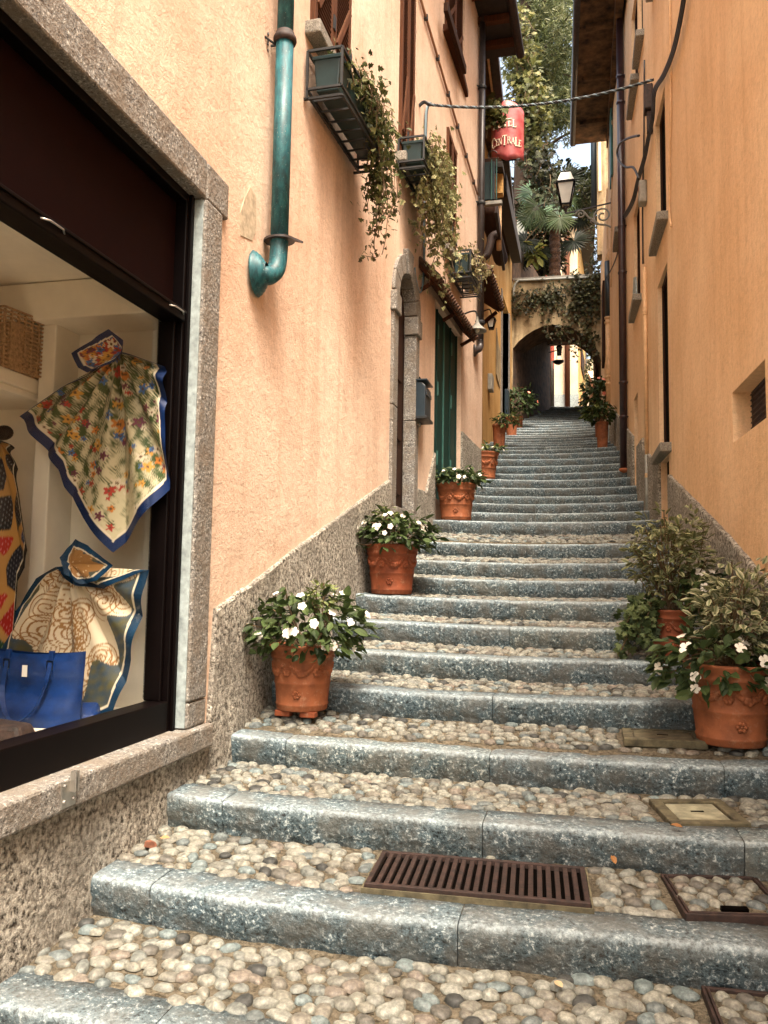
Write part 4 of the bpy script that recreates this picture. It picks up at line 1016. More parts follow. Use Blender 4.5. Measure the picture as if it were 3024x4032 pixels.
mb = MB(); mb.box(b0.x+.10, b0.x+.17, 20.55, 20.6, 10.2, 13.6); mb.build('pale_edge_strip', M['cream'], r2)

# ------------------------------------------------------------------ yellow house on the left
yh = thing('yellow_house', 'yellow stucco house past the dark downpipe with balcony and dark eaves', 'house', (-2, 17, 2))
YD = (HYel(1093, 900).y, HYel(1103, 900).y, 3.0, HYel(1094, 640).z)
yd0, yd1 = 19.6, 21.3
mb = wall_mesh(XY, 12.80, 22.2, .5, 9.6, [(yd0, yd1, 3.2, HYel(1095, 665).z), (13.1, 14.1, 8.4, 9.3)], .3, -1)
mb.build('wall', M['yellow'], yh, fixn=False)
for ya, yb in ((yd0-.22, yd0), (yd1, yd1+.22)):
    mb = MB(); x = XY(ya); mb.box(x-.28, x+.03, ya, yb, 3., HYel(1095, 665).z); mb.build('door_jamb', M['granite'], yh)
mb = MB(); x = XY(20.4); mb.box(x-.3, x-.25, yd0, yd1, 3., 7); mb.build('door', M['darkwood'], yh)
mb = MB(); x = XY(12.95); mb.box(x-.02, x+.07, 12.80, 13.05, 1.2, HL(1046, 745).z+.5); mb.build('stone_corner', M['plinth'], yh)
q = HYel(1075, 775); mb = MB(); x = XY(q.y); mb.prism([(x+.004, q.y-.45, q.z-.5), (x+.004, q.y+.42, q.z-.62), (x+.004, q.y+.42, q.z+.3), (x+.004, q.y-.05, q.z+.36), (x+.004, q.y-.45, q.z+.62)], (.02, 0, 0)); mb.build('stone_plaque', M['oldwall'], yh)
for a, b, nm in ((1055, 830, 'meter_box'), (1091, 880, 'letter_box')):
    q = HYel(a, b); x = XY(q.y); mb = MB(); mb.box(x, x+.1, q.y-.16, q.y+.18, q.z-(.45 if b == 880 else .15), q.z+(.45 if b == 880 else .2)); mb.build(nm, M['navy'] if b == 880 else M['greybox'], yh, bevel=.01)
# upper window
mb = MB(); mb.box(XY(13.6)-.3, XY(13.6)-.2, 13.1, 14.1, 8.4, 9.3); mb.build('window', M['brownpaint'], yh)
# eave seen from below: board soffit and long dark gutter beam
e0, e1 = HY(1072, 85, 13.6), HY(1112, 345, 21.5)
zr = 9.35
mb = MB(); mb.hexa([(XY(12.9)-.3, 12.95, zr+.1), (e0.x-.02, 12.95, zr-.05), (e1.x-.02, 21.8, zr-.1), (XY(21.8)-.3, 21.8, zr+.1), (XY(12.9)-.3, 12.95, zr+.2), (e0.x-.02, 12.95, zr+.05), (e1.x-.02, 21.8, zr), (XY(21.8)-.3, 21.8, zr+.2)])
rf = mb.build('roof', M['soffit'], yh)
mb = MB(); mb.bar((e0.x, 12.95, zr), (e1.x, 21.9, zr-.05), .16, .2); mb.build('gutter', M['slate'], rf)
mb = MB(); mb.bar((e0.x-.10, 12.95, zr-.06), (e1.x-.10, 21.9, zr-.11), .04, .06); mb.build('gutter_edge', M['creampipe'], rf)
# balcony / lower dark canopies receding along the wall
def beam(name, d0, Y0, d1, Y1, w, h, mt, parent, rnd=False):
    a, b = HY(*d0, Y0), HY(*d1, Y1); mb = MB()
    if rnd: mb.tube([a, b], w/2, 12)
    else: mb.bar(a, b, w, h)
    return mb.build(name, M[mt], parent, smooth=rnd, bevel=0 if rnd else .01)
beam('balcony_slab', (1060, 350), 14.2, (1098, 540), 20.5, .30, .16, 'darkwood', yh)
beam('balcony_edge', (1080, 355), 14.2, (1106, 480), 18.5, .10, .10, 'slate', yh)
beam('awning_roll', (1052, 455), 13.6, (1082, 560), 16.5, .30, .3, 'darkwood', yh, True)
beam('awning_board', (1071, 445), 13.6, (1088, 572), 16.6, .06, .26, 'rust', yh)
beam('canopy_beam', (1080, 395), 15., (1116, 555), 21.6, .26, .34, 'slate', yh)
a = HY(1050, 440, 13.4); mb = MB(); mb.box(a.x-.15, a.x+.28, 13.35, 13.45, a.z-.04, a.z+.02); mb.build('awning_rail', M['greybox'], yh)
a = HY(1054, 390, 13.6)
mb = MB(); mb.box(a.x-.1, a.x+.12, 13.6, 13.65, a.z-.35, a.z+.35); mb.build('green_shutter', M['plastic'], yh)
for k in range(2): mb = MB(); mb.box(a.x+.06+k*.09, a.x+.075+k*.09, 13.55, 13.58, a.z-.38, a.z+.36); mb.build('green_post', M['greenlight'], yh)
a = HY(1070, 385, 14.6); mb = MB(); mb.box(a.x-.1, a.x+.14, 14.6, 14.8, a.z-.3, a.z+.25); mb.build('ochre_recess', M['yellow'], yh)
mb = MB(); mb.tube([HY(1078, 440, 14.9), HY(1078, 540, 14.9)], .05, 10); mb.build('cream_pipe', M['creampipe'], yh, smooth=True)
pts = [HY(dx, dy, 13.3) for dx, dy in ((1046, 555), (1052, 550), (1058, 530), (1063, 512), (1074, 506))]
mb = MB(); mb.tube(smoothpath(pts, 4), .07, 12); mb.build('terracotta_flue', M['rust'], yh, smooth=True)
# small tiled porch with lantern
a, b = HYel(1050, 590, .45), HYel(1079, 675, .45); zf = (a.z+b.z)/2
t = thing('tiled_porch', 'small sloping tiled porch roof on the yellow house wall', 'canopy', (XY(a.y), a.y, zf))
mb = MB(); mb.hexa([(XY(a.y), a.y, zf+.32), (XY(a.y)+.45, a.y, zf), (XY(b.y)+.45, b.y, zf), (XY(b.y), b.y, zf+.32), (XY(a.y), a.y, zf+.36), (XY(a.y)+.45, a.y, zf+.04), (XY(b.y)+.45, b.y, zf+.04), (XY(b.y), b.y, zf+.36)]); mb.build('boards', M['canopywood'], t)
y = a.y+.05
while y < b.y: mb = MB(); x = XY(y); mb.tube([(x, y, zf+.42), (x+.52, y, zf+.05)], .065, 8); mb.build('roof_tile', M['tile'], t); y += .15
mb = MB(); mb.bar((XY(b.y)+.02, b.y-.05, zf-.3), (XY(b.y)+.4, b.y-.05, zf), .06); mb.build('bracket', M['canopywood'], t)
q = HYel(1061, 697, .22)
t = thing('wall_lantern', 'small black wall lantern under the tiled porch', 'lamp', q)
mb = MB(); frus(mb, q, .045, q.z-.1, .075, q.z+.06); mb.build('glass', M['frosted'], t)
mb = MB(); frus(mb, q, .10, q.z+.06, .03, q.z+.15); mb.box(q.x-.012, q.x+.012, q.y-.012, q.y+.012, q.z+.15, q.z+.2); mb.build('hood', M['black'], t)
mb = MB()
for sx, sy in ((-1, -1), (1, -1), (1, 1), (-1, 1)): mb.bar((q.x+sx*.045, q.y+sy*.045, q.z-.12), (q.x+sx*.077, q.y+sy*.077, q.z+.06), .018)
mb.box(q.x-.05, q.x+.05, q.y-.05, q.y+.05, q.z-.14, q.z-.1); mb.build('frame', M['black'], t)
mb = MB(); mb.tube(smoothpath([(q.x, q.y, q.z+.2), (q.x-.05, q.y, q.z+.28), (XY(q.y), q.y, q.z+.22)]), .014, 6); mb.box(XY(q.y), XY(q.y)+.02, q.y-.05, q.y+.05, q.z+.1, q.z+.32); mb.build('arm', M['black'], t)

# ------------------------------------------------------------------ arched bridge over the street
AY = 22.2; AT = 1.5
ar = thing('arched_bridge', 'old stained plaster bridge wall with a wide arch over the steps', 'archway', (-.6, AY, 4.4))
zt_l, zt_r = HY(1108, 607, AY).z, HY(1305, 596, AY).z
AP = [HY(*p, AY) for p in ((1108, 753), (1120, 738), (1135, 725), (1152, 714), (1172, 705), (1193, 701), (1215, 703), (1238, 710), (1258, 721), (1276, 737), (1291, 757), (1304, 780))]
AP[-1].x = .62
xs = [p.x for p in AP]; topz = lambda X: zt_l+(zt_r-zt_l)*(X-xs[0])/(xs[-1]-xs[0])
mb = MB()
front = []
for p in AP: front.append([(p.x, AY, p.z), (p.x, AY, topz(p.x))])
mb.grid(front); mb.grid([[(p.x, AY, topz(p.x)), (p.x, AY+AT, topz(p.x))] for p in AP])
mv = MB(); mv.grid([[(p.x, AY+.002, p.z), (p.x, AY+AT, p.z-.0)] for p in AP]); mv.build('vault', M['vaultshade'], ar, fixn=False)
mb.grid([[(p.x, AY+AT, p.z-.0), (p.x, AY+AT, topz(p.x))] for p in AP])
for sx in (0, -1):
    p = AP[sx]; ex_ = -1 if sx == 0 else 1
    mb.add([(p.x, AY, 2), (p.x+ex_*2, AY, 2), (p.x+ex_*2, AY, topz(p.x)), (p.x, AY, topz(p.x))], [(0, 1, 2, 3)])
    mb.add([(p.x, AY, 2), (p.x, AY+AT, 2), (p.x, AY+AT, p.z), (p.x, AY, p.z)], [(0, 1, 2, 3)])
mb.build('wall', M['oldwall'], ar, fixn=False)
mb = MB(); mb.box(-2.2, 1.4, AY+AT+.01, 27.4, 8.15, 8.4); mb.build('shade_deck', M['vaultshade'], ar)  # unseen slab added over the passage to keep it dark
mb = MB(); mb.grid([[(p.x, AY-.04, topz(p.x)+.0), (p.x, AY-.04, topz(p.x)+.07), (p.x, AY+.3, topz(p.x)+.07)] for p in AP]); mb.build('coping', M['sillstone'], ar)
mb = MB(); mb.tube(smoothpath([(AP[0].x+.02, AY-.05, zt_l-.5), (AP[0].x+.03, AY-.06, zt_l-.2), (AP[0].x+.15, AY-.06, zt_l-.03), (AP[2].x, AY-.06, topz(AP[2].x)-.02), (AP[-1].x-.3, AY-.06, topz(AP[-1].x)-.03)], 5), .03, 8); mb.build('conduit', M['greypipe'], ar, smooth=True)
# passage walls behind the arch
pw = thing('passage_house', 'dark brown boarded house wall along the passage under the arch', 'house', (-1.5, 25, 4.5))
mb = MB(); pts = [(-1.80, 22.25), (-.93, 27.5)]
nb = 22
for k in range(nb):
    a = Vector((pts[0][0]+(pts[1][0]-pts[0][0])*k/nb, pts[0][1]+(pts[1][1]-pts[0][1])*k/nb, 0)); b = Vector((pts[0][0]+(pts[1][0]-pts[0][0])*(k+.97)/nb, pts[0][1]+(pts[1][1]-pts[0][1])*(k+.97)/nb, 0))
    o = MB(); o.hexa([(a.x-.05, a.y, 3), (a.x+.0, a.y, 3), (b.x+.0, b.y, 3), (b.x-.05, b.y, 3), (a.x-.05, a.y, 10), (a.x, a.y, 10), (b.x, b.y, 10), (b.x-.05, b.y, 10)]); o.build('plank', M['vaultshade'], pw)
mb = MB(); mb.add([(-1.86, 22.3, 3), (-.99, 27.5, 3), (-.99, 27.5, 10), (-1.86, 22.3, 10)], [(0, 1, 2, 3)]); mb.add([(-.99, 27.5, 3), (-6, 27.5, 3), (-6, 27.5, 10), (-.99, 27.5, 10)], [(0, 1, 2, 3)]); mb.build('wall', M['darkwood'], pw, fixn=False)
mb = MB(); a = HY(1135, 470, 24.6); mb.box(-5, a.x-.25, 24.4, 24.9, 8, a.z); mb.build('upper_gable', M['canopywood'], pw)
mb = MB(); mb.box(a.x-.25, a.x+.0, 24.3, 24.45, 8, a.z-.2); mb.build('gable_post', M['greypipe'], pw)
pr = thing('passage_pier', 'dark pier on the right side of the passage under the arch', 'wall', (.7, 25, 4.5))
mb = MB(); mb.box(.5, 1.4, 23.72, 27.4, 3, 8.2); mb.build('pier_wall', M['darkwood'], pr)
mb = MB(); p = HY(1283, 760, 27.5); mb.box(p.x, .6, 27.42, 27.5, 4, 7.9); mb.build('pier_edge', M['cream'], pr)
# ------------------------------------------------------------------ street beyond the arch
rr_ = thing('red_house', 'dark red stuccoed house end beyond the passage', 'house', (-1.2, 30, 5.9))
a, b = HY(1177, 870, 28.2), HY(1192, 735, 28.2)
mb = MB(); mb.box(-4, b.x, 28., 31., 5., 12.); mb.build('wall', M['redwall'], rr_)
mb = MB(); c_ = HY(1192, 850, 27.9); mb.box(c_.x-.02, c_.x+.05, 27.85, 28.0, 5.9, HY(1192, 780, 27.9).z); mb.build('stone_jamb', M['sillstone'], rr_)
mb = MB(); c_ = HY(1197, 850, 28.6); mb.box(b.x, c_.x, 28.4, 28.8, 5.9, HY(1197, 800, 28.6).z); mb.build('open_door', M['darkwood'], rr_)
pb = thing('pale_house', 'cream house closing the view beyond the arch with grey base', 'house', (0, 33, 5.9))
FY = 33.
f0, f1, f2 = HY(1190, 870, FY), HY(1249, 870, FY), HY(1268, 880, FY+7)
ztp = HY(1220, 492, FY).z
mb = MB(); mb.add([(f0.x-3, FY, 4), (f1.x, FY, 4), (f1.x, FY, ztp), (f0.x-3, FY, ztp)], [(0, 1, 2, 3)]); mb.build('front_wall', M['cream'], pb, fixn=False)
mb = MB(); mb.add([(f1.x, FY, 4), (f2.x, FY+7, 4), (f2.x, FY+7, ztp), (f1.x, FY, ztp)], [(0, 1, 2, 3)]); mb.build('side_wall', M['yellow'], pb, fixn=False)
mb = MB(); mb.box(f0.x-3, f1.x+.02, FY-.03, FY+.01, 4, HY(1220, 852, FY).z); mb.build('grey_base', M['paleplaster'], pb)
mb = MB(); q = HY(1226, 870, FY-.15); mb.tube([(q.x, q.y, 5.5), (q.x, q.y, ztp)], .11, 12); mb.build('downpipe', M['canopywood'], pb, smooth=True)
k0 = .35; mx = lambda u: f1.x+(f2.x-f1.x)*u
for u0, u1, z0, z1, nm in ((.25, .6, HY(1258, 795, FY+2).z, HY(1258, 750, FY+2).z, 'window'), (.5, .7, 5.5, HY(1258, 845, FY+4).z, 'doorway')):
    mb = MB(); mb.hexa([(mx(u0)-.01, FY+7*u0, z0), (mx(u0)+.05, FY+7*u0, z0), (mx(u1)+.05, FY+7*u1, z0), (mx(u1)-.01, FY+7*u1, z0), (mx(u0)-.01, FY+7*u0, z1), (mx(u0)+.05, FY+7*u0, z1), (mx(u1)+.05, FY+7*u1, z1), (mx(u1)-.01, FY+7*u1, z1)]); mb.build(nm, M['darkwood'], pb)
mb = MB(); q = HY(1266, 850, FY+6); mb.tube([(q.x-.05, q.y-.3, 5.5), (q.x-.05, q.y-.3, ztp)], .09, 10); mb.build('dark_pipe', M['darkpipe'], pb, smooth=True)
mb = MB(); mb.box(f0.x-3.2, f2.x+.3, FY-.3, FY+7, ztp, ztp+.25); mb.build('roof', M['slate'], pb)
# garden stair parapet on the right of the far street
sp = thing('stair_parapet', 'sloping cream parapet wall of a side stair beyond the arch', 'wall', (1, 31, 6))
A_, B_ = HY(1272, 805, 31.), HY(1293, 850, 29.)
mb = MB(); mb.hexa([(A_.x, 31, 5), (A_.x+.15, 31, 5), (B_.x+.15, 29, 5), (B_.x, 29, 5), (A_.x, 31, A_.z), (A_.x+.15, 31, A_.z), (B_.x+.15, 29, B_.z), (B_.x, 29, B_.z)]); mb.build('parapet', M['oldwall'], sp)
mb = MB(); mb.bar((A_.x+.07, 31.05, A_.z+.04), (B_.x+.07, 28.95, B_.z+.04), .24, .08); mb.build('coping', M['cream'], sp)
gw = thing('garden_wall', 'sunlit pale garden wall far behind the side stair', 'wall', (2, 44, 7))
mb = MB(); a = HY(1264, 770, 44.); b = HY(1320, 770, 44.); mb.box(a.x, b.x+3, 44, 44.3, 5, HY(1275, 775, 44).z); mb.build('wall', M['cream'], gw)
# hanging lamps across the far street
t = thing('hanging_lantern', 'small black lantern hanging from a bar beyond the arch', 'lamp', HY(1208, 757, 27.))
q = HY(1208, 757, 27.); mb = MB(); frus(mb, q, .06, q.z-.14, .075, q.z+.1); mb.build('glass', M['frosted'], t)
mb = MB()
for sx, sy in ((-1, -1), (1, -1), (1, 1), (-1, 1)): mb.bar((q.x+sx*.062, q.y+sy*.062, q.z-.15), (q.x+sx*.077, q.y+sy*.077, q.z+.1), .02)
frus(mb, q, .11, q.z+.1, .04, q.z+.18); mb.box(q.x-.07, q.x+.07, q.y-.07, q.y+.07, q.z-.17, q.z-.14); mb.tube([(q.x, q.y, q.z+.18), (q.x, q.y, q.z+.36)], .012, 5); mb.build('cage', M['black'], t)
mb = MB(); a, b = HY(1180, 745, 27.), HY(1248, 730, 27.2); mb.bar(a, b, .04); mb.build('support_bar', M['black'], t)
q = HY(1206, 782, 26.6); t = thing('hanging_bowl', 'black hanging bowl planter beyond the arch', 'planter', q)
mb = MB(); mb.lathe([(.0, -.09), (.08, -.08), (.17, -.01), (.19, .03), (.17, .03), (.0, .0)], q, 16); mb.build('bowl', M['iron'], t, smooth=True)
for k in range(3): a = 2*pi*k/3; mb = MB(); mb.tube([(q.x+.17*cos(a), q.y+.17*sin(a), q.z+.02), (q.x, q.y, q.z+.42)], .006, 4); mb.build('chain', M['iron'], t)
mb = MB(); a = HY(1185, 762, 26.6); mb.bar(a, (q.x, q.y, q.z+.42), .03); mb.build('hook_arm', M['iron'], t)

# ------------------------------------------------------------------ hotel sign
SGY = 14.6
c0, c1, c2, c3 = HY(1060, 300, SGY), HY(1131, 300, SGY), HY(1095, 222, SGY), HY(1095, 355, SGY)
SW = (c1.x-c0.x)/2; scx = (c0.x+c1.x)/2; sz1 = c2.z; sz0 = HY(1095, 335, SGY).z
sg = thing('hotel_sign', 'curved red shield shaped hotel sign with cream lettering on iron brackets', 'sign', (scx, SGY, sz0))
BOW = .9
def sgp(u, z, off=0.):
    a = u*BOW; R = SW/sin(BOW)
    return (scx+(R+off)*sin(a), SGY+R*(1-cos(a))*.9-off*cos(a), z)
rows = []
for k in range(25):
    u = -1+2*k/24
    zt_ = sz1-.06*abs(u)**3+.05*(1-u*u)-.12*max(0, u)*.8; zb_ = sz0-.02-.09*(1-abs(u))*(1.) + (.05 if abs(u) > .8 else 0) - .10*max(0, u)
    zb_ += .04*abs(sin(u*pi*1.0))
    rows.append([sgp(u, zt_+(zb_-zt_)*j/10) for j in range(11)])
mb = MB(); mb.grid(rows); o = mb.build('shield', M['signred'], sg, smooth=True, fixn=False)
sm = o.modifiers.new('thick', 'SOLIDIFY'); sm.thickness = .02
# serif letters as strokes: (x0,y0,x1,y1,width)
G = {'T': (.62, [(.31, 0, .31, 1, .13), (.02, 1, .60, 1, .06), (.04, 1, .02, .85, .05), (.58, 1, .60, .85, .05), (.2, 0, .42, 0, .05)]),
     'E': (.55, [(.12, 0, .12, 1, .13), (.03, 1, .48, 1, .06), (.03, 0, .50, 0, .06), (.12, .52, .38, .52, .055), (.48, 1, .48, .87, .05), (.50, 0, .51, .15, .05)]),
     'L': (.52, [(.12, 0, .12, 1, .13), (.03, 1, .22, 1, .05), (.03, 0, .48, 0, .06), (.48, 0, .50, .16, .05)]),
     'N': (.72, [(.1, 0, .1, 1, .06), (.1, 1, .58, 0, .12), (.58, 0, .58, 1, .06), (.02, 0, .18, 0, .05), (.5, 1, .68, 1, .05), (.0, 1, .14, 1, .05)]),
     'R': (.68, [(.12, 0, .12, 1, .13), (.03, 0, .22, 0, .05), (.03, 1, .35, 1, .05), (.35, 1, .48, .88, .07), (.48, .88, .48, .66, .11), (.48, .66, .34, .52, .07), (.34, .52, .12, .52, .05), (.32, .52, .62, 0, .11)]),
     'A': (.72, [(.08, 0, .36, 1, .06), (.36, 1, .64, 0, .13), (.2, .34, .52, .34, .05), (.0, 0, .17, 0, .05), (.54, 0, .72, 0, .05)]),
     'H': (.74, [(.14, 0, .14, 1, .12), (.58, 0, .58, 1, .12), (.14, .52, .58, .52, .05), (.04, 0, .24, 0, .05), (.48, 0, .68, 0, .05), (.04, 1, .24, 1, .05), (.48, 1, .68, 1, .05)])}
def ringl(t0, t1): 
    n = 12; return [(.36+.30*cos(t0+(t1-t0)*k/n), .5+.5*sin(t0+(t1-t0)*k/n), .36+.30*cos(t0+(t1-t0)*(k+1)/n), .5+.5*sin(t0+(t1-t0)*(k+1)/n), .06+.07*abs(cos(t0+(t1-t0)*(k+.5)/n))) for k in range(n)]
G['C'] = (.68, ringl(.75, 2*pi-.75)+[(.58, .84, .60, .70, .05)]); G['O'] = (.74, ringl(0, 2*pi))
def letter(ch, u0, zb, hgt, wsc):
    w, st = G[ch]; mb = MB()
    for n_, (x0, y0, x1, y1, t) in enumerate(st):
        dx, dy = x1-x0, y1-y0; L = sqrt(dx*dx+dy*dy); ex_ = .02; dx, dy = dx/L, dy/L
        x0 -= dx*ex_; y0 -= dy*ex_; x1 += dx*ex_; y1 += dy*ex_; px_, py_ = -dy*t/2, dx*t/2
        f = lambda x, y, o_: sgp(u0+x*wsc, zb+y*hgt, o_)
        q = [(x0+px_, y0+py_), (x0-px_, y0-py_), (x1-px_, y1-py_), (x1+px_, y1+py_)]
        o1 = .013+n_*.0004
        mb.hexa([f(*p, .004) for p in q]+[f(*p, o1) for p in q])
    return mb.build('letter', M['signwhite'], sg), w*wsc
def word(s, u0, z, sizes, wf):
    u = u0
    for k, ch in enumerate(s):
        h = sizes[k]; sl_ = z-.075*max(0, u)*1.2-.0
        o_, w = letter(ch, u, sl_ - (h-sizes[1])*.35, h, h*wf); u += w*1.04
word('HOTEL', -.86, sz0+(sz1-sz0)*.55, [.15]*5, 2.75)
word('CENTRALE', -.93, sz0+(sz1-sz0)*.22, [.20, .125, .125, .19, .125, .125, .17, .125], 2.2)
mb = MB(); mb.bar((XY(SGY)-.1, SGY+.1, sz1+.0), (scx+.1, SGY+.05, sz1+.02), .025); mb.tube(arc((scx+.1, SGY+.05, sz1+.08), .06, -1, 4, 12), .008, 5); mb.build('iron_bracket', M['iron'], sg)
mb = MB(); mb.bar((XY(SGY)-.1, SGY+.1, sz0-.06), (scx+.25, SGY+.05, sz0-.08), .025)
mb.tube(arc((scx-.28, SGY+.05, sz0+.06), .09, 0, 4.8, 14), .008, 5); mb.tube(arc((scx+.12, SGY+.05, sz0-.14), .09, 0, 6, 14), .007, 5); mb.tube(arc((scx+.15, SGY+.05, sz0-.12), .05, 0, 6, 14), .007, 5)
mb.build('iron_bracket', M['iron'], sg)
# ------------------------------------------------------------------ foliage tools
RN = np.random.default_rng(5)
OVAL = (np.array([(0, 0, 0), (.5, 0, -.03), (1, 0, -.10), (.22, .20, .05), (.55, .27, .05), (.85, .14, -.02), (.22, -.20, .05), (.55, -.27, .05), (.85, -.14, -.02)]), [(0, 1, 4, 3), (1, 2, 5, 4), (0, 6, 7, 1), (1, 7, 8, 2)], [0, 1, 2])
IVY = (np.array([(0, 0, 0), (.45, 0, -.03), (1, 0, -.10), (-.05, .30, .02), (.18, .52, -.02), (.36, .26, .03), (.62, .44, -.03), (.68, .18, .0), (-.05, -.30, .02), (.18, -.52, -.02), (.36, -.26, .03), (.62, -.44, -.03), (.68, -.18, 0)]), [(0, 1, 5, 4, 3), (1, 2, 7, 6, 5), (0, 8, 9, 10, 1), (1, 10, 11, 12, 2)], [0, 1, 2])
NEED = (np.array([(0, -.05, 0), (0, .05, 0), (1, .03, -.1), (1, -.03, -.1)]), [(0, 1, 2, 3)], [])
def unit(a): return a/np.maximum(1e-9, np.linalg.norm(a, axis=-1, keepdims=True))
class Fol:
    def __init__(s): s.V = []; s.F = []; s.C = []; s.n = 0
    def add(s, P, D, Nn, S, C, T=OVAL, C2=None):
        tv, tf, spine = T; P = np.asarray(P, float); D = unit(np.asarray(D, float)); Nn = np.asarray(Nn, float)
        Nn = unit(Nn-D*(Nn*D).sum(1, keepdims=True)); B = np.cross(Nn, D); S = np.asarray(S, float).reshape(-1, 1, 1)
        V = P[:, None]+S*(tv[None, :, 0:1]*D[:, None]+tv[None, :, 1:2]*B[:, None]+tv[None, :, 2:3]*Nn[:, None])
        n, k = V.shape[:2]; s.V.append(V.reshape(-1, 3))
        Ca = np.repeat(np.asarray(C, float)[:, None], k, 1)
        if C2 is not None:
            e = np.array([i not in spine for i in range(k)]); Ca[:, e] = np.asarray(C2, float)[:, None]
        s.C.append(Ca.reshape(-1, 3))
        for f in tf: s.F.append(np.arange(n)[:, None]*k+np.array(f)[None]+s.n)
        s.n += n*k; return s
    def build(s, name, mat, parent=None, stuff=True):
        mb = MB(); mb.v = np.concatenate(s.V).tolist(); mb.c = np.concatenate(s.C).tolist(); mb.f = [tuple(r) for a in s.F for r in a.tolist()]
        o = mb.build(name, mat, parent, smooth=False, fixn=False)
        if stuff and parent is not None: o['kind'] = 'stuff'
        return o
def jit(c, n, v=.35): return np.clip(np.array(c)[None]*(1+RN.uniform(-v, v, (n, 1)))*(1+RN.uniform(-.12, .12, (n, 3))), 0, 1)
G_DARK, G_MID, G_LITE, G_CREAM = (.030, .050, .016), (.060, .090, .028), (.13, .16, .05), (.46, .42, .24)
def sph(n, zmin=-.4):
    d = unit(RN.normal(size=(n*3, 3))); d = d[d[:, 2] > zmin]
    while len(d) < n: d = np.concatenate([d, d])
    return d[:n]
FLO = None
def flower_mesh(mat):
    mb = MB(); n = 5
    for k in range(n):
        a = 2*pi*k/n; e = (cos(a), sin(a)); p = (-sin(a), cos(a))
        pts = [(0, 0, 0)]+[(e[0]*r+p[0]*w, e[1]*r+p[1]*w, z) for r, w, z in ((.35, .30, .10), (.75, .42, .14), (1.0, .2, .10), (1.0, -.2, .10), (.75, -.42, .14), (.35, -.30, .10))]
        mb.add(pts, [tuple(range(7))])
    me = mb.mesh('flower'); me.materials.append(mat); return me
FL_W, FL_P = flower_mesh(M['petal']), flower_mesh(M['pinkpetal'])
def put_flowers(parent, pts, dirs, size, me):
    for p, d in zip(pts, dirs):
        o = bpy.data.objects.new('flower', me); col.objects.link(o); o.location = p; s = size*random.uniform(.8, 1.2); o.scale = (s, s, s)
        o.rotation_euler = Vector(d).to_track_quat('Z', 'Y').to_euler(); o.parent = parent; o.matrix_parent_inverse = Matrix.Translation(parent.location).inverted()
def mound(name, label, cat, c, R, n, leafS, cols, nflow=0, fme=None, fsize=.025, zmin=-.35, droop=.3, tmpl=OVAL, edge=None, group=None, nstem=16, base=None, flow_zmin=-.1, inner=.45):
    """bushy plant: leaves through an ellipsoid R around c, stems from base"""
    c = np.array(c, float); R = np.array(R, float); base = np.array(base if base is not None else c-(0, 0, R[2]*.5))
    t = thing(name, label, cat, tuple(base), group)
    d = sph(n, zmin); rad = RN.uniform(inner, 1., (n, 1))**.6
    lump = 1+.22*np.sin(d[:, :1]*7+c[0]*9)*np.cos(d[:, 1:2]*6+1.3)+.12*np.sin(d[:, 2:3]*11+d[:, :1]*9)
    P = c+d*R*rad*lump
    D = d*np.array([1, 1, .3])+RN.normal(size=(n, 3))*.45+np.array([0, 0, -droop]); Nn = np.array([0, 0, 1.])+d*.5+RN.normal(size=(n, 3))*.35
    idx = RN.integers(0, len(cols), n); C = np.array([cols[i] for i in idx])*(1+RN.uniform(-.35, .35, (n, 1)))
    f = Fol(); S = leafS*RN.uniform(.6, 1.2, n)
    f.add(P, D, Nn, S, C, tmpl, None if edge is None else np.clip(np.array(edge)[None]*(1+RN.uniform(-.4, .3, (n, 1))), 0, 1))
    f.build('leaves', M['leaf'], t)
    mb = MB()
    for k in range(nstem):
        e = P[k]; m = (base+e)/2+RN.normal(size=3)*.02+np.array([0, 0, .03]); mb.tube(smoothpath([base+RN.normal(size=3)*np.array([.04, .04, 0])*R[0]*3, m, e], 3), .004, 5)
    mb.build('stems', M['stem'], t)['kind'] = 'stuff'
    if nflow:
        dd = sph(nflow, flow_zmin); dd = dd*np.where(dd[:, 1:2] > .5, np.array([1, -1, 1]), 1)
        lp_ = 1+.22*np.sin(dd[:, :1]*7+c[0]*9)*np.cos(dd[:, 1:2]*6+1.3)
        put_flowers(t, c+dd*R*lp_*1.02, dd+np.array([0, -.4, .2]), fsize, fme or FL_W)
    return t
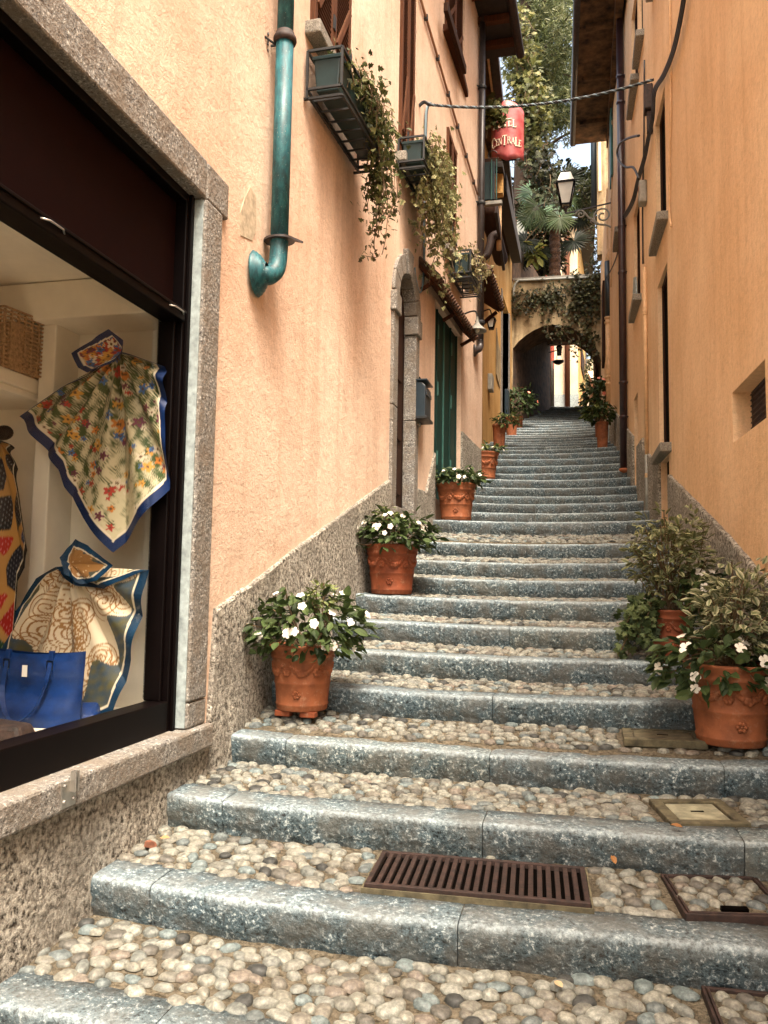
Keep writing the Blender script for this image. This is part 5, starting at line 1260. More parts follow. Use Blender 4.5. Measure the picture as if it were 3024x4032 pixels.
# ------------------------------------------------------------------ terracotta pots
def pot(label, base, rim, h, mat='terracotta', relief=True, feet=False, tall=False, group='terracotta pots on the steps'):
    base = Vector(base); t = thing('terracotta_pot', label, 'pot', base, group)
    b = rim*.74 if not tall else rim*.78
    if tall: prof = [(0, .0), (b, 0), (b*1.03, h*.04), (b*.99, h*.07), (rim*.88, h*.55), (rim*.93, h*.88), (rim*.98, h*.90), (rim, h*.93), (rim, h*.97), (rim*.96, h), (rim*.86, h), (rim*.84, h*.9), (0, h*.9)]
    else: prof = [(0, 0), (b*.97, 0), (b, h*.02), (b*1.01, h*.07), (b*1.035, h*.085), (b*1.035, h*.105), (b*1.01, h*.12), (b*1.07, h*.34), (b*1.09, h*.40), (b*1.115, h*.415), (b*1.115, h*.435), (b*1.09, h*.45), (rim*.875, h*.70), (rim*.90, h*.79), (rim*.93, h*.80), (rim*.94, h*.83), (rim*.92, h*.845), (rim*.95, h*.90), (rim*.99, h*.955), (rim, h*.97), (rim, h*.99), (rim*.97, h), (rim*.88, h), (rim*.86, h*.93), (0, h*.93)]
    mb = MB(); mb.lathe(prof[:-1], base, 40); body = mb.build('pot_body', M[mat], t, smooth=True)
    body.data.polygons.foreach_set('use_smooth', [True]*len(body.data.polygons))
    mb = MB(); mb.lathe([(rim*.87, h*.925), (0, h*.94)], base, 24); mb.build('soil', M['soil'], t)
    def at(a, zz):
        r = b*1.09+(rim*.875-b*1.09)*((zz-.45)/.25) if zz > .45 else b*(1.01+.1*zz); return base+Vector((r*cos(a), r*sin(a), h*zz))
    if relief:
        for a0 in (-pi/2-.75, -pi/2+.30, -pi/2+1.35):
            mb = MB()
            for k in range(17):
                u = -1+k/8; a = a0+u*.42; zz = .72-.14*(1-u*u); s = rim*(.035+.05*(1-abs(u)))
                for q in range(3):
                    p = at(a+random.uniform(-.03, .03), zz+random.uniform(-.025, .025)*(1-abs(u))); mb.ball(p, s*random.uniform(.8, 1.2), 7, 5)
            mb.build('garland', M[mat], t, smooth=True)
        for a0 in (-pi/2-.22, -pi/2+.83):
            mb = MB(); p = at(a0, .60); e = Vector((-sin(a0), cos(a0), 0))
            for k in range(6):
                an = 2*pi*k/6; mb.ball(p+(e*cos(an)+Vector((0, 0, 1))*sin(an))*rim*.07, rim*.065, 7, 5)
            mb.ball(p, rim*.04, 7, 5); mb.build('rosette', M[mat], t, smooth=True)
        mb = MB(); p = at(-pi/2+.12, .26); e = Vector((1, 0, 0))
        for k in range(6):
            an = 2*pi*k/6; mb.ball(p+(e*cos(an)+Vector((0, 0, 1))*sin(an))*rim*.08, rim*.055, 7, 5)
        mb.ball(p, rim*.04, 7, 5); mb.build('rosette', M[mat], t, smooth=True)
    if feet:
        for a in (-2.3, -.9, 1.6):
            mb = MB(); c = base+Vector((b*.8*cos(a), b*.8*sin(a), -.02)); mb.box(c.x-.05, c.x+.05, c.y-.03, c.y+.03, c.z-.015, c.z+.02); mb.build('brick_foot', M['terracotta_dark'], t, bevel=.006)
    return t
def on_step(i, dx, dback):
    """stand on tread i, dback behind its edge, in the photo column dx"""
    Y = steps[i][0]+dback
    for _ in range(4):
        p = HY(dx, 1200, Y); Y = edge_y(i, p.x)+dback
    p = HY(dx, 1200, Y); return Vector((p.x, p.y, tread_z(i, p.x, p.y)+.004))
def at_base(i, dx, dy):                      # stand where the pot foot shows in the photo
    return on_tread(i, dx, dy)
SC = lambda wpx, p: wpx*DS*Vector(p).dot(Vector(_F))/FPX      # width in photo px -> metres at p
# 1 near left
p = on_tread(3, 640, 1545); p.y += .10; p.z = tread_z(3, p.x, p.y)+.045
r = SC(148, p)/2; h = SC(138, p)
pot('terracotta pot with grape garland on brick feet against the rough plinth', p, r, h, feet=True)
c = (p.x+.01, p.y, p.z+h+.10)
mound('impatiens_plant', 'bushy white impatiens in the pot on brick feet', 'plant', c, (.39, .34, .23), 620, .085, [G_DARK, G_MID, G_MID, (.045, .07, .02)], 30, FL_W, .026, zmin=-.75, base=(p.x, p.y, p.z+h*.93), group='white impatiens in pots', flow_zmin=-.55)
mound('herb_sprig', 'pale green curly sprig rising out of the near white impatiens', 'plant', (p.x+.10, p.y+.05, p.z+h+.27), (.10, .10, .13), 150, .04, [G_LITE, (.17, .20, .07)], 0, zmin=-.6, base=(p.x+.08, p.y+.05, p.z+h*.93))
# 2 left, dark red pot
p = on_step(7, 847, .26); r = SC(118, p)/2; h = SC(106, p)
pot('dark red terracotta pot with garlands at the stairs edge below the arched door', p, r, h, 'terracotta_dark')
mound('impatiens_plant', 'white impatiens spilling from the dark red pot below the arched door', 'plant', (p.x+.02, p.y, p.z+h+.08), (.36, .32, .2), 560, .09, [G_DARK, G_MID, (.045, .07, .02)], 18, FL_W, .026, zmin=-.6, base=(p.x, p.y, p.z+h*.93), group='white impatiens in pots')
mound('herb_sprig', 'pale leafy sprig standing up in the pot below the arched door', 'plant', (p.x-.05, p.y, p.z+h+.26), (.10, .10, .10), 90, .06, [G_LITE, (.14, .17, .05)], 0, zmin=-.6, base=(p.x, p.y, p.z+h*.93))
# 3
p = on_step(11, 984, .28); r = SC(87, p)/2; h = SC(80, p)
pot('terracotta pot with garland in front of the green doors', p, r, h)
mound('impatiens_plant', 'low white impatiens in the pot before the green doors', 'plant', (p.x, p.y, p.z+h+.05), (.36, .3, .13), 420, .085, [G_DARK, G_MID], 9, FL_W, .026, zmin=-.4, base=(p.x, p.y, p.z+h*.93), group='white impatiens in pots')
# 4
p = on_step(16, 1042, .28); r = SC(70, p)/2; h = SC(60, p)
pot('wide terracotta pot with sparse plant near the canopy end', p, r, h)
mound('small_plant', 'sparse small green plant in the wide pot near the canopy end', 'plant', (p.x+.12, p.y, p.z+h+.04), (.22, .2, .10), 160, .08, [G_MID, G_LITE], 5, FL_W, .025, zmin=-.2, base=(p.x+.1, p.y, p.z+h*.93))
# tall smooth pots by the arch
for i, dx, w, hh, lb, pl in ((22, 1077, 30, 52, 'tall smooth terracotta pot by the yellow wall', 'pale trailing plant in the tall pot by the yellow wall'), (27, 1104, 27, 42, 'tall terracotta pot behind the first tall pot by the letter box', 'leafy begonia in the pot by the letter box'), (30, 1122, 15, 28, 'small terracotta pot half hidden beside the arch', 'large dark pink flowered begonia beside the arch')):
    p = on_step(i, dx, .3); r = SC(w, p)/2; h = SC(hh, p)
    pot(lb, p, r, h, tall=True, relief=False, group='tall terracotta pots near the arch')
    if i == 22: mound('trailing_plant', pl, 'plant', (p.x+.15, p.y, p.z+h+.1), (.28, .2, .16), 170, .10, [G_LITE, G_MID], 0, zmin=-.8, base=(p.x, p.y, p.z+h*.9))
    elif i == 30: mound('begonia', pl, 'plant', (p.x+.0, p.y, p.z+h+.40), (.46, .4, .40), 420, .14, [G_DARK, G_DARK, G_MID], 4, FL_P, .045, zmin=-.8, base=(p.x, p.y, p.z+h*.9))
p = on_step(21, 1303, .3); r = SC(27, p)/2; h = SC(58, p)
pot('tall terracotta pot beside the fat cream downpipe', p, r, h, tall=True, relief=False, group='tall terracotta pots near the arch')
mound('small_shrub', 'pale leafed shrub in the tall pot beside the cream downpipe', 'plant', (p.x-.05, p.y, p.z+h+.15), (.3, .25, .22), 200, .14, [G_MID, G_LITE, G_DARK], 0, zmin=-.5, base=(p.x, p.y, p.z+h*.9))
p = on_step(25, 1297, .3); r = SC(22, p)/2; h = SC(50, p)
pot('terracotta pot half hidden under the pink begonia by the downpipe', p, r, h, tall=True, relief=False, group='tall terracotta pots near the arch')
mound('begonia', 'large pink flowered begonia bush beside the cream downpipe', 'plant', (p.x-.04, p.y, p.z+h+.42), (.36, .36, .46), 480, .14, [G_DARK, G_MID, G_DARK, (.10, .15, .07)], 5, FL_P, .045, zmin=-.85, base=(p.x, p.y, p.z+h*.9))
# right: second pot with ivy and variegated shrub
p = on_step(5, 1447, .27)
r = SC(96, p)/2; h = SC(100, p)
pot('terracotta pot wrapped by trailing ivy by the rough right plinth', p, r, h, 'terracotta_dark')
P2 = Vector(p); H2 = h; R2 = r
c = (p.x+.0, p.y+.04, p.z+h+.36)
mound('euonymus_shrub', 'bushy variegated shrub growing from the ivy clad pot', 'shrub', c, (.29, .26, .33), 1000, .062, [G_MID, (.08, .11, .04), (.05, .07, .025)], 0, zmin=-.9, droop=.05, edge=(.34, .33, .17), base=(p.x, p.y, p.z+h*.93), nstem=40, inner=.2)
mound('impatiens_plant', 'white impatiens beside the variegated shrub in the ivy clad pot', 'plant', (p.x+.20, p.y, p.z+h+.16), (.17, .17, .13), 150, .08, [G_DARK, G_MID], 5, FL_W, .03, zmin=-.5, base=(p.x+.08, p.y, p.z+h*.93), group='white impatiens in pots')
# right near pot
p = on_tread(3, 1590, 1616); p.z = tread_z(3, p.x, p.y)+.004
p.y += .14; p.z = tread_z(3, p.x, p.y)+.004
r = SC(190, p)/2; h = SC(170, p)
pot('large terracotta pot with grape garland and rosette beside the stone cover', p, r, h)
PR = Vector(p)
mound('impatiens_plant', 'broad leaved white impatiens hanging over the large pot', 'plant', (p.x-.10, p.y-.06, p.z+h+.0), (.31, .26, .17), 330, .095, [G_DARK, G_MID, (.05, .08, .03)], 12, FL_W, .034, zmin=-.8, base=(p.x, p.y, p.z+h*.93), group='white impatiens in pots', flow_zmin=-.7, inner=.6)
mound('euonymus_shrub', 'cream edged variegated shrub rising from the large pot', 'shrub', (p.x+.09, p.y+.10, p.z+h+.27), (.25, .24, .29), 800, .066, [G_MID, (.09, .13, .05), G_MID], 0, zmin=-.9, droop=.0, edge=(.55, .53, .34), base=(p.x, p.y, p.z+h*.93), nstem=40, inner=.2)

# ------------------------------------------------------------------ ivy
def vine(f, mb, pts, leaf, dens, cols, edge=None, out=(1, 0, 0), spread=.05, rad=.004):
    path = smoothpath(pts, 6); mb.tube(path, rad, 4)
    A = np.array([tuple(p) for p in path]); n = max(3, int(len(A)*dens))
    i = RN.integers(0, len(A), n); P = A[i]+RN.normal(size=(n, 3))*spread
    D = RN.normal(size=(n, 3))*.6+np.array([0, 0, -.5])+np.array(out)*.3; Nn = np.array(out)*1.+RN.normal(size=(n, 3))*.5+np.array([0, 0, .5])
    C = np.array([cols[k] for k in RN.integers(0, len(cols), n)])*(1+RN.uniform(-.3, .3, (n, 1)))
    f.add(P, D, Nn, leaf*RN.uniform(.55, 1.2, n), C, IVY, None if edge is None else np.clip(np.array(edge)[None]*(1+RN.uniform(-.5, .3, (n, 1))), 0, 1))
def window_box(label, y0, y1, z0, z1, d0=.03, d1=.30, slats=True):
    xa = XL((y0+y1)/2); sl = (XL(y1)-XL(y0))/(y1-y0)
    X = lambda y, o: XL(y)+o
    t = thing('window_box', label, 'planter', (xa, y0, z0), 'iron window boxes on the peach wall')
    mb = MB(); w = .018
    for z in (z0, z1):
        for a, b in (((y0, d0), (y1, d0)), ((y0, d1), (y1, d1)), ((y0, d0), (y0, d1)), ((y1, d0), (y1, d1))): mb.bar((X(a[0], a[1]), a[0], z), (X(b[0], b[1]), b[0], z), w)
    for y in (y0, y1):
        for d in (d0, d1): mb.bar((X(y, d), y, z0), (X(y, d), y, z1), w, up=(0, 1, 0))
    mb.bar((X(y0, -.02), y0+.02, z0-.06), (X(y0, d1), y0+.02, z0-.06), w); mb.bar((X(y1, -.02), y1-.02, z0-.06), (X(y1, d1), y1-.02, z0-.06), w)
    mb.bar((X(y0, d0), y0, z0), (X(y0, d0), y0, z0-.07), w, up=(0, 1, 0)); mb.bar((X(y0, d0+.02), y0+.02, z0-.06), (X(y1, d0+.02), y1-.02, z0-.06), w); mb.bar((X(y0, d1), y0+.02, z0-.06), (X(y1, d1), y1-.02, z0-.06), w)
    mb.build('iron_frame', M['iron'], t)
    n = int((y1-y0)/.13)
    for k in range(n): y = y0+(y1-y0)*(k+.5)/n; mb = MB(); mb.bar((X(y, d0), y, z0-.05), (X(y, d1), y, z0-.05), .014); mb.build('cross_bar', M['iron'], t)
    mb = MB(); ya, yb = y0+.04, y1-.04
    def ring(o, z): return [(X(ya, d0+.03+o), ya+o, z), (X(ya, d1-.03-o), ya+o, z), (X(yb, d1-.03-o), yb-o, z), (X(yb, d0+.03+o), yb-o, z)]
    mb.hexa(ring(.02, z0+.01)+ring(0, z1-.03)); mb.build('plastic_trough', M['plastic'], t, bevel=.01)
    mb = MB(); mb.hexa(ring(-.008, z1-.05)+ring(-.008, z1-.02)); mb.build('trough_rim', M['plastic'], t, bevel=.004)
    return t
bn, bf = HL(740, 100, .30), HL(828, 352, .30)
B1 = (5.27, 6.42, 3.62, 3.92); window_box('iron window box with green trough nearest the teal drainpipe', *B1)
p = HL(912, 293, .28); B2 = (p.y, p.y+.95, p.z-.26, p.z); window_box('iron window box above the arched doorway', *B2)
p = HL(1010, 540, .26); B3 = (p.y, p.y+.8, p.z-.30, p.z); window_box('iron window box above the green door canopy', *B3)
def ivy(label, box, nv, leaf, dens, cols, edge, longest, y_bias=0, far=False, spread=.05):
    y0, y1, z0, z1 = box; t = thing('ivy_plant', label, 'ivy', (XL((y0+y1)/2)+.2, (y0+y1)/2, z0), 'ivy in the window boxes'); f = Fol(); mb = MB(); r = random.Random(int(y0*100))
    for k in range(nv):
        u = r.random()**(1-y_bias); y = y0+.05+(y1-y0-.1)*u; x = XL(y)+r.uniform(.12, .28); L = longest(u)*r.uniform(.35, 1.)
        pts = [(x, y, z1-.02), (x+r.uniform(0, .1), y+r.uniform(-.05, .1), z1+r.uniform(.03, .14)), (x+r.uniform(.06, .16), y+r.uniform(-.08, .12), z1-.05)]
        z = z1-.05; xx, yy = pts[-1][0], pts[-1][1]
        while z > z1-L:
            z -= r.uniform(.06, .14); xx += r.uniform(-.04, .035); yy += r.uniform(-.05, .06); pts.append((max(xx, XL(yy)+.05), yy, z))
        vine(f, mb, pts, leaf, dens, cols, edge, spread=spread)
    f.build('leaves', M['leaf'], t); mb.build('stems', M['stem'], t)['kind'] = 'stuff'
CI = [(.085, .10, .035), (.14, .14, .05), (.055, .065, .022)]
ivy('green ivy trailing from the box nearest the teal drainpipe', B1, 36, .052, 1.0, CI, None, lambda u: .12 if u < .35 else .35+.45*(u-.35) if u < .75 else .95, .45, spread=.05)
ivy('variegated ivy cascading from the box above the arched doorway', B2, 32, .06, 1.1, [(.16, .17, .06), (.10, .12, .04)], (.36, .34, .17), lambda u: .75+.75*u, .2, spread=.06)
ivy('pale trailing ivy in the box above the green door canopy', B3, 12, .06, .9, [(.20, .19, .08), (.12, .12, .04)], (.42, .36, .2), lambda u: .35, 0., spread=.06)
# long hanging strand in front of the wall from the first box
t = thing('ivy_plant', 'long thin ivy strands dangling low beneath the first window box', 'ivy', HL(830, 560, .2), 'ivy in the window boxes'); f = Fol(); mb = MB()
for pts in (((835, 350), (832, 420), (815, 480), (808, 530), (815, 555), (785, 552)), ((852, 370), (850, 430), (838, 470), (832, 520), (825, 550)), ((842, 360), (848, 420), (820, 440), (812, 500)), ((865, 390), (852, 450), (845, 460)), ((825, 350), (818, 400), (806, 420), (800, 390))):
    vine(f, mb, [HL(a, b, .22) for a, b in pts], .045, 1.4, [(.07, .06, .025), (.10, .09, .03)], None, spread=.025)
f.build('leaves', M['leaf'], t); mb.build('stems', M['stem'], t)['kind'] = 'stuff'
# ivy on the right pot
t = thing('ivy_plant', 'dark ivy trailing down the pot by the right plinth', 'ivy', P2+Vector((0, -R2, H2)), 'ivy on pots'); f = Fol(); mb = MB(); r = random.Random(4)
for k in range(20):
    a = r.uniform(-pi*.45, 0) if k < 6 else r.uniform(-pi*1.1, -pi*.72); L = r.uniform(.10, .34)
    p0 = P2+Vector((R2*.8*cos(a), R2*.8*sin(a), H2)); q = p0+Vector((cos(a)*.1, sin(a)*.1, .05)); pts = [p0, q]; 
    while L > 0: q = q+Vector((cos(a)*r.uniform(-.01, .035)+r.uniform(-.02, .02), sin(a)*.012, -.06)); pts.append(q); L -= .06
    vine(f, mb, pts, .055, 1.1, [(.035, .055, .02), (.06, .085, .03), (.10, .13, .05)], None, out=(0, -1, .3), spread=.03)
f.build('leaves', M['leaf'], t); mb.build('stems', M['stem'], t)['kind'] = 'stuff'
# creeper on the arched bridge
t = thing('creeper', 'dark creeper climbing over the arched bridge wall', 'creeper', (AP[9].x, AY-.05, AP[9].z), None); f = Fol(); mb = MB(); r = random.Random(9)
def crp(x0, y0, x1, y1, n, dens=.5, dark=True):
    for k in range(n):
        a = (r.uniform(x0, x1), r.uniform(y0, y1)); pts = [a]
        for _ in range(5): pts.append((pts[-1][0]+r.uniform(-7, 7), pts[-1][1]+r.uniform(-3, 13)))
        vine(f, mb, [HY(u, v, AY-.06) for u, v in pts], .085, dens*1.5, [(.018, .020, .008), (.03, .034, .012), (.06, .06, .022)], None, out=(0, -1, .2), spread=.09, rad=.008)
crp(1112, 625, 1165, 660, 14); crp(1160, 625, 1215, 665, 18); crp(1235, 590, 1300, 690, 44, .6); crp(1245, 690, 1285, 745, 12); crp(1150, 605, 1240, 620, 8); crp(1170, 690, 1240, 715, 7, .35)
crp(1275, 480, 1305, 590, 20, .4)
f.build('leaves', M['leaf'], t); mb.build('stems', M['stem'], t)['kind'] = 'stuff'
# climbing vine over the yellow house roof
t = thing('climbing_vine', 'yellow green vine climbing the roof edge of the yellow house', 'vine', HY(1140, 420, 21.5)); f = Fol(); mb = MB(); r = random.Random(19)
for k in range(150):
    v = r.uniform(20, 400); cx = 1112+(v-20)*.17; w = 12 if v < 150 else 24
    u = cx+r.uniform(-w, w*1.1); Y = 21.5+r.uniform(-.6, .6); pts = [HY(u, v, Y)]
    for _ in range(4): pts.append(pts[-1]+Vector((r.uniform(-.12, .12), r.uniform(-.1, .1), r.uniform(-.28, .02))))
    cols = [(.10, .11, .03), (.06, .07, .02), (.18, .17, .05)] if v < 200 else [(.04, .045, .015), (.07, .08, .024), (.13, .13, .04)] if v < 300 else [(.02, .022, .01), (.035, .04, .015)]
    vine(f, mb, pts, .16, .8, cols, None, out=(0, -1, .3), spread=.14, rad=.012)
f.build('leaves', M['leaf'], t); mb.build('stems', M['stem'], t)['kind'] = 'stuff'
# vine leaves in front of the hotel sign
t = thing('vine_branch', 'leafy vine branch hanging in front of the hotel sign', 'vine', HY(1062, 280, 14.2)); f = Fol(); mb = MB(); r = random.Random(23)
for k in range(24):
    a = (r.uniform(1048, 1076), r.uniform(222, 258)); pts = [a]
    for _ in range(3): pts.append((pts[-1][0]+r.uniform(-4, 9), pts[-1][1]+r.uniform(-2, 9)))
    vine(f, mb, [HY(u, v, 14.3) for u, v in pts], .14, .5, [(.16, .17, .055), (.26, .25, .10), (.07, .075, .024)], None, out=(0, -1, .4), spread=.05)
mb.tube([HY(1050, 300, 14.3), HY(1055, 270, 14.3), HY(1065, 245, 14.3)], .015, 5)
f.build('leaves', M['leaf'], t); mb.build('stems', M['stem'], t)['kind'] = 'stuff'

# ------------------------------------------------------------------ palm on the bridge
PY = 23.6; pb_ = HY(1200, 602, PY); pz = HY(1195, 470, PY)
t = thing('fan_palm', 'fan palm with shaggy trunk growing on the bridge', 'palm tree', (pb_.x, PY, 8.4))
rows = []
for k in range(26):
    u = k/25; z = 8.2+(pz.z-8.2)*u; rows.append((.17-.03*u+.03*((k % 2)), z))
mb = MB(); mb.lathe(rows, (pb_.x-.02, PY, 0), 14); mb.build('trunk', M['fibre'], t)
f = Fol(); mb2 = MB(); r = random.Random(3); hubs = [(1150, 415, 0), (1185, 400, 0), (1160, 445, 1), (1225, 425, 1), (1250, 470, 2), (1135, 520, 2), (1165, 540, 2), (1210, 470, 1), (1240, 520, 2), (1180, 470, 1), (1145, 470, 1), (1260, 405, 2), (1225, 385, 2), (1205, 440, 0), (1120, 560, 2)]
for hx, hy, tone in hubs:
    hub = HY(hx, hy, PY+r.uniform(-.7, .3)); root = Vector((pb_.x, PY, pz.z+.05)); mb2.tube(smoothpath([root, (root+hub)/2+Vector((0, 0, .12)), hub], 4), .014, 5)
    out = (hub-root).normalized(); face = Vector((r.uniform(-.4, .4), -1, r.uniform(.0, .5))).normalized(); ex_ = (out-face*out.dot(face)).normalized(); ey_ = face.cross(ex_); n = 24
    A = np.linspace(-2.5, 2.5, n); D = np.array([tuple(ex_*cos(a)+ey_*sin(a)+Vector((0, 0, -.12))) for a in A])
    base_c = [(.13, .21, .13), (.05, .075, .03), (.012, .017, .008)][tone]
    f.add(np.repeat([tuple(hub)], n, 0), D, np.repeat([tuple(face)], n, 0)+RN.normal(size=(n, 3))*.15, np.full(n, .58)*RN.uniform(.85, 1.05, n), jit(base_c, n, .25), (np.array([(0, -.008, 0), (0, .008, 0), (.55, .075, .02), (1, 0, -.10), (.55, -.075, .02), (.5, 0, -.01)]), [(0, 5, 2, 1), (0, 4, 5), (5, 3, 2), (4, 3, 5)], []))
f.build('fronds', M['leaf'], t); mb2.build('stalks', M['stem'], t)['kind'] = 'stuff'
# shrubs on the bridge and behind
def bush(name, label, dx, dy, Y, R, n, leaf, cols, zmin=-.9, cat='shrub'): 
    p = HY(dx, dy, Y); return mound(name, label, cat, tuple(p), R, n, leaf, cols, 0, zmin=zmin, base=(p.x, p.y, p.z-R[2]), inner=.3)
bush('dark_shrub', 'dark shrub at the right end of the bridge', 1282, 425, 23.4, (.55, .4, .75), 900, .13, [(.02, .026, .01), (.04, .05, .02), (.07, .08, .035)])
bush('dark_shrub', 'dark leafy undergrowth around the palm trunk', 1158, 515, 26.0, (1.0, .4, 1.7), 3000, .22, [(.010, .012, .006), (.018, .02, .008), (.04, .045, .014)])
bush('young_palm', 'bright tuft of pointed leaves beside the palm trunk', 1157, 545, 23.2, (.12, .12, .32), 60, .3, [(.13, .15, .04), (.2, .2, .06)])
bush('hedge', 'dark treetops on the skyline behind the palm', 1205, 415, 40., (3.4, 1.2, 1.1), 3600, .34, [(.018, .022, .009), (.035, .042, .016)], cat='hedge')
bush('garden_shrub', 'sunlit shrub on the far side stair', 1279, 805, 32., (.28, .25, .9), 420, .14, [(.10, .11, .04), (.2, .2, .09), (.05, .06, .02)])
bush('garden_shrub', 'pale shrub below the far garden wall', 1282, 830, 31.6, (.4, .3, .3), 300, .12, [(.22, .21, .10), (.12, .12, .05)])
# ------------------------------------------------------------------ cedar above the roofs
CYY = 38.; t = thing('cedar_tree', 'large cedar with layered needle branches behind the houses', 'tree', HY(1150, 560, CYY)); f = Fol(); mb = MB(); r = random.Random(31)
base = HY(1128, 600, CYY); top = HY(1140, -260, CYY); mb.tube([base, base.lerp(top, .5), top], [.55, .42, .2], 12)
trunk = mb; br = MB()
def limb(a, b, sag, rad):
    m = (a+b)/2+Vector((0, 0, sag)); path = smoothpath([a, m, b], 8); br.tube(path, [rad*(1-.8*k/(len(path)-1)) for k in range(len(path))], 6); return path
def needles(path, n, spread, cols, droop):
    A = np.array([tuple(p) for p in path]); i = RN.integers(len(A)//5, len(A), n); P = A[i]+RN.normal(size=(n, 3))*np.array([spread, spread*.8, spread*.42]); P[:, 2] -= np.abs(RN.normal(size=n))*droop
    m = 9; P2_ = np.repeat(P, m, 0); ax = RN.normal(size=(n, 3))*np.array([1, .7, .25])+np.array([0, 0, -.25]); ax = np.repeat(unit(ax), m, 0)
    tt = np.tile(np.linspace(0, 1, m), n)[:, None]; P2_ = P2_+ax*tt*.42; D = ax*.5+RN.normal(size=(n*m, 3))*.7
    C = np.repeat(np.array([cols[k] for k in RN.integers(0, len(cols), n)]), m, 0)*(1+RN.uniform(-.3, .3, (n*m, 1)))
    f.add(P2_, D, RN.normal(size=(n*m, 3)), .20*RN.uniform(.7, 1.3, n*m), C, (np.array([(0, -.10, 0), (0, .10, 0), (1, .07, -.1), (1, -.07, -.1)]), [(0, 1, 2, 3)], []))
CC_ = [(.085, .105, .040), (.12, .14, .055), (.05, .065, .026), (.17, .18, .085)]
for k, (x1, y1) in enumerate([(1240, 20), (1235, 60), (1228, 100), (1245, 135), (1238, 165), (1230, 190), (1225, 215), (1215, 235), (1285, 268), (1262, 258), (1230, 262), (1205, 30), (1190, 80), (1180, 120), (1195, 150), (1190, 200), (1170, 170), (1165, 60), (1160, 110), (1205, -20), (1240, -30), (1170, 0), (1255, 90), (1250, 190)]):
    Y1 = CYY+r.uniform(-5, 3); b = HY(x1, y1, Y1); a = base.lerp(top, .30+.028*k if y1 > 200 else .42+.018*k); a = Vector((a.x, a.y, b.z+r.uniform(-.2, 1.2)))
    pth = limb(a, b, r.uniform(.1, .6), .12)
    thin = 8 <= k <= 10
    needles(pth, 70 if thin else 190, .22 if thin else .55, CC_, .12 if thin else .35)
f.build('crown', M['leaf'], t); trunk.build('trunk', M['bark'], t); br.build('limbs', M['bark'], t)['kind'] = 'stuff'
# ------------------------------------------------------------------ shop display
def dens(pts, n, closed=True):
    pts = [np.array(p, float) for p in pts]; P = pts+[pts[0]] if closed else pts
    L = np.cumsum([0]+[np.linalg.norm(b-a) for a, b in zip(P, P[1:])]); out = []
    for s in np.linspace(0, L[-1], n, endpoint=not closed):
        i = min(len(P)-2, np.searchsorted(L, s, 'right')-1); out.append(P[i]+(P[i+1]-P[i])*((s-L[i])/max(1e-9, L[i+1]-L[i])))
    return np.array(out)
def fbm(u, v, s, seed):
    r = np.random.default_rng(seed); a = np.zeros_like(u)
    for k in range(10):
        th = r.uniform(0, 2*pi); fr = s*r.uniform(.6, 2.2); a += np.sin((u*cos(th)+v*sin(th))*fr+r.uniform(0, 6.3))/sqrt(1+k*.3)
    return a/3.5
def lerp(a, b, t): t = np.clip(t, 0, 1)[..., None]; return np.asarray(a)*(1-t)+np.asarray(b)*t
def cloth(name, outline, knot, Y, amp, folds, colour, border, bw, parent, lean=0., nr=110, nt=420, seed=1, phase=0.):
    k = np.array(HY(*knot, Y)); O = dens([tuple(HY(*p, Y)) for p in outline], nt)
    R = np.linspace(0, 1, nr)**.8; d = O-k; L = np.linalg.norm(d, axis=1); V = k+R[:, None, None]*d[None]
    th = np.arctan2(d[:, 2], d[:, 0]); down = np.clip(-d[:, 2]/np.maximum(L, 1e-6), 0, 1)
    rr = R[:, None]*L[None]
    V[..., 1] -= .03+amp*(.35+.65*R[:, None])*(np.abs(np.sin(th*folds*.5+phase))*1.6-.8+.35*np.sin(th*folds*1.37+1.))[None]*np.minimum(1, rr/.12)*(.35+.65*down[None])*(1.15-R[:, None]*.55)+lean*R[:, None]
    u, v = V[..., 0]/.1, V[..., 2]/.1
    C = colour(u, v, R[:, None]*np.ones_like(u), th[None]*np.ones_like(u))
    dist = (1-R[:, None])*L[None]
    C = np.where((dist < bw*1.28)[..., None], np.array((.62, .55, .42)), C); C = np.where((dist < bw)[..., None], np.array(border)*(1+.25*fbm(u, v, 3, seed)[..., None]), C)
    V = np.concatenate([V, V[:, :1]], 1); C = np.concatenate([C, C[:, :1]], 1)
    mb = MB(); mb.grid(V, C); return mb.build(name, M['cloth'], parent, smooth=True, fixn=False)
def floral(seed):
    def f(u, v, r, th):
        g_ = np.random.default_rng(seed); n1 = fbm(u, v, 9, seed); n2 = fbm(u*1.0+v*1.2, v*.4, 26, seed+1)
        C = lerp((.52, .46, .30), (.045, .07, .018), (n1+n2*.9)*1.1+.72-1.3*np.exp(-((th+pi/2-.05)/.22)**2)*r)
        for k in range(230):
            cx, cy = g_.uniform(u.min(), u.max()), g_.uniform(v.min(), v.max()); R_ = g_.uniform(.10, .34)
            c = [(.50, .17, .03), (.36, .03, .02), (.04, .12, .30), (.60, .52, .38), (.55, .28, .05), (.12, .02, .05)][g_.integers(6)]
            a = np.arctan2(v-cy, u-cx); dd = np.hypot(u-cx, v-cy); m = dd < R_*(.75+.25*np.cos(a*5)); C = np.where(m[..., None], np.array(c)*(1-.4*(dd/R_)[..., None]*0), C); C = np.where((dd < R_*.25)[..., None], np.array((.10, .05, .02)), C)
        return np.clip(C, 0, 1)
    return f
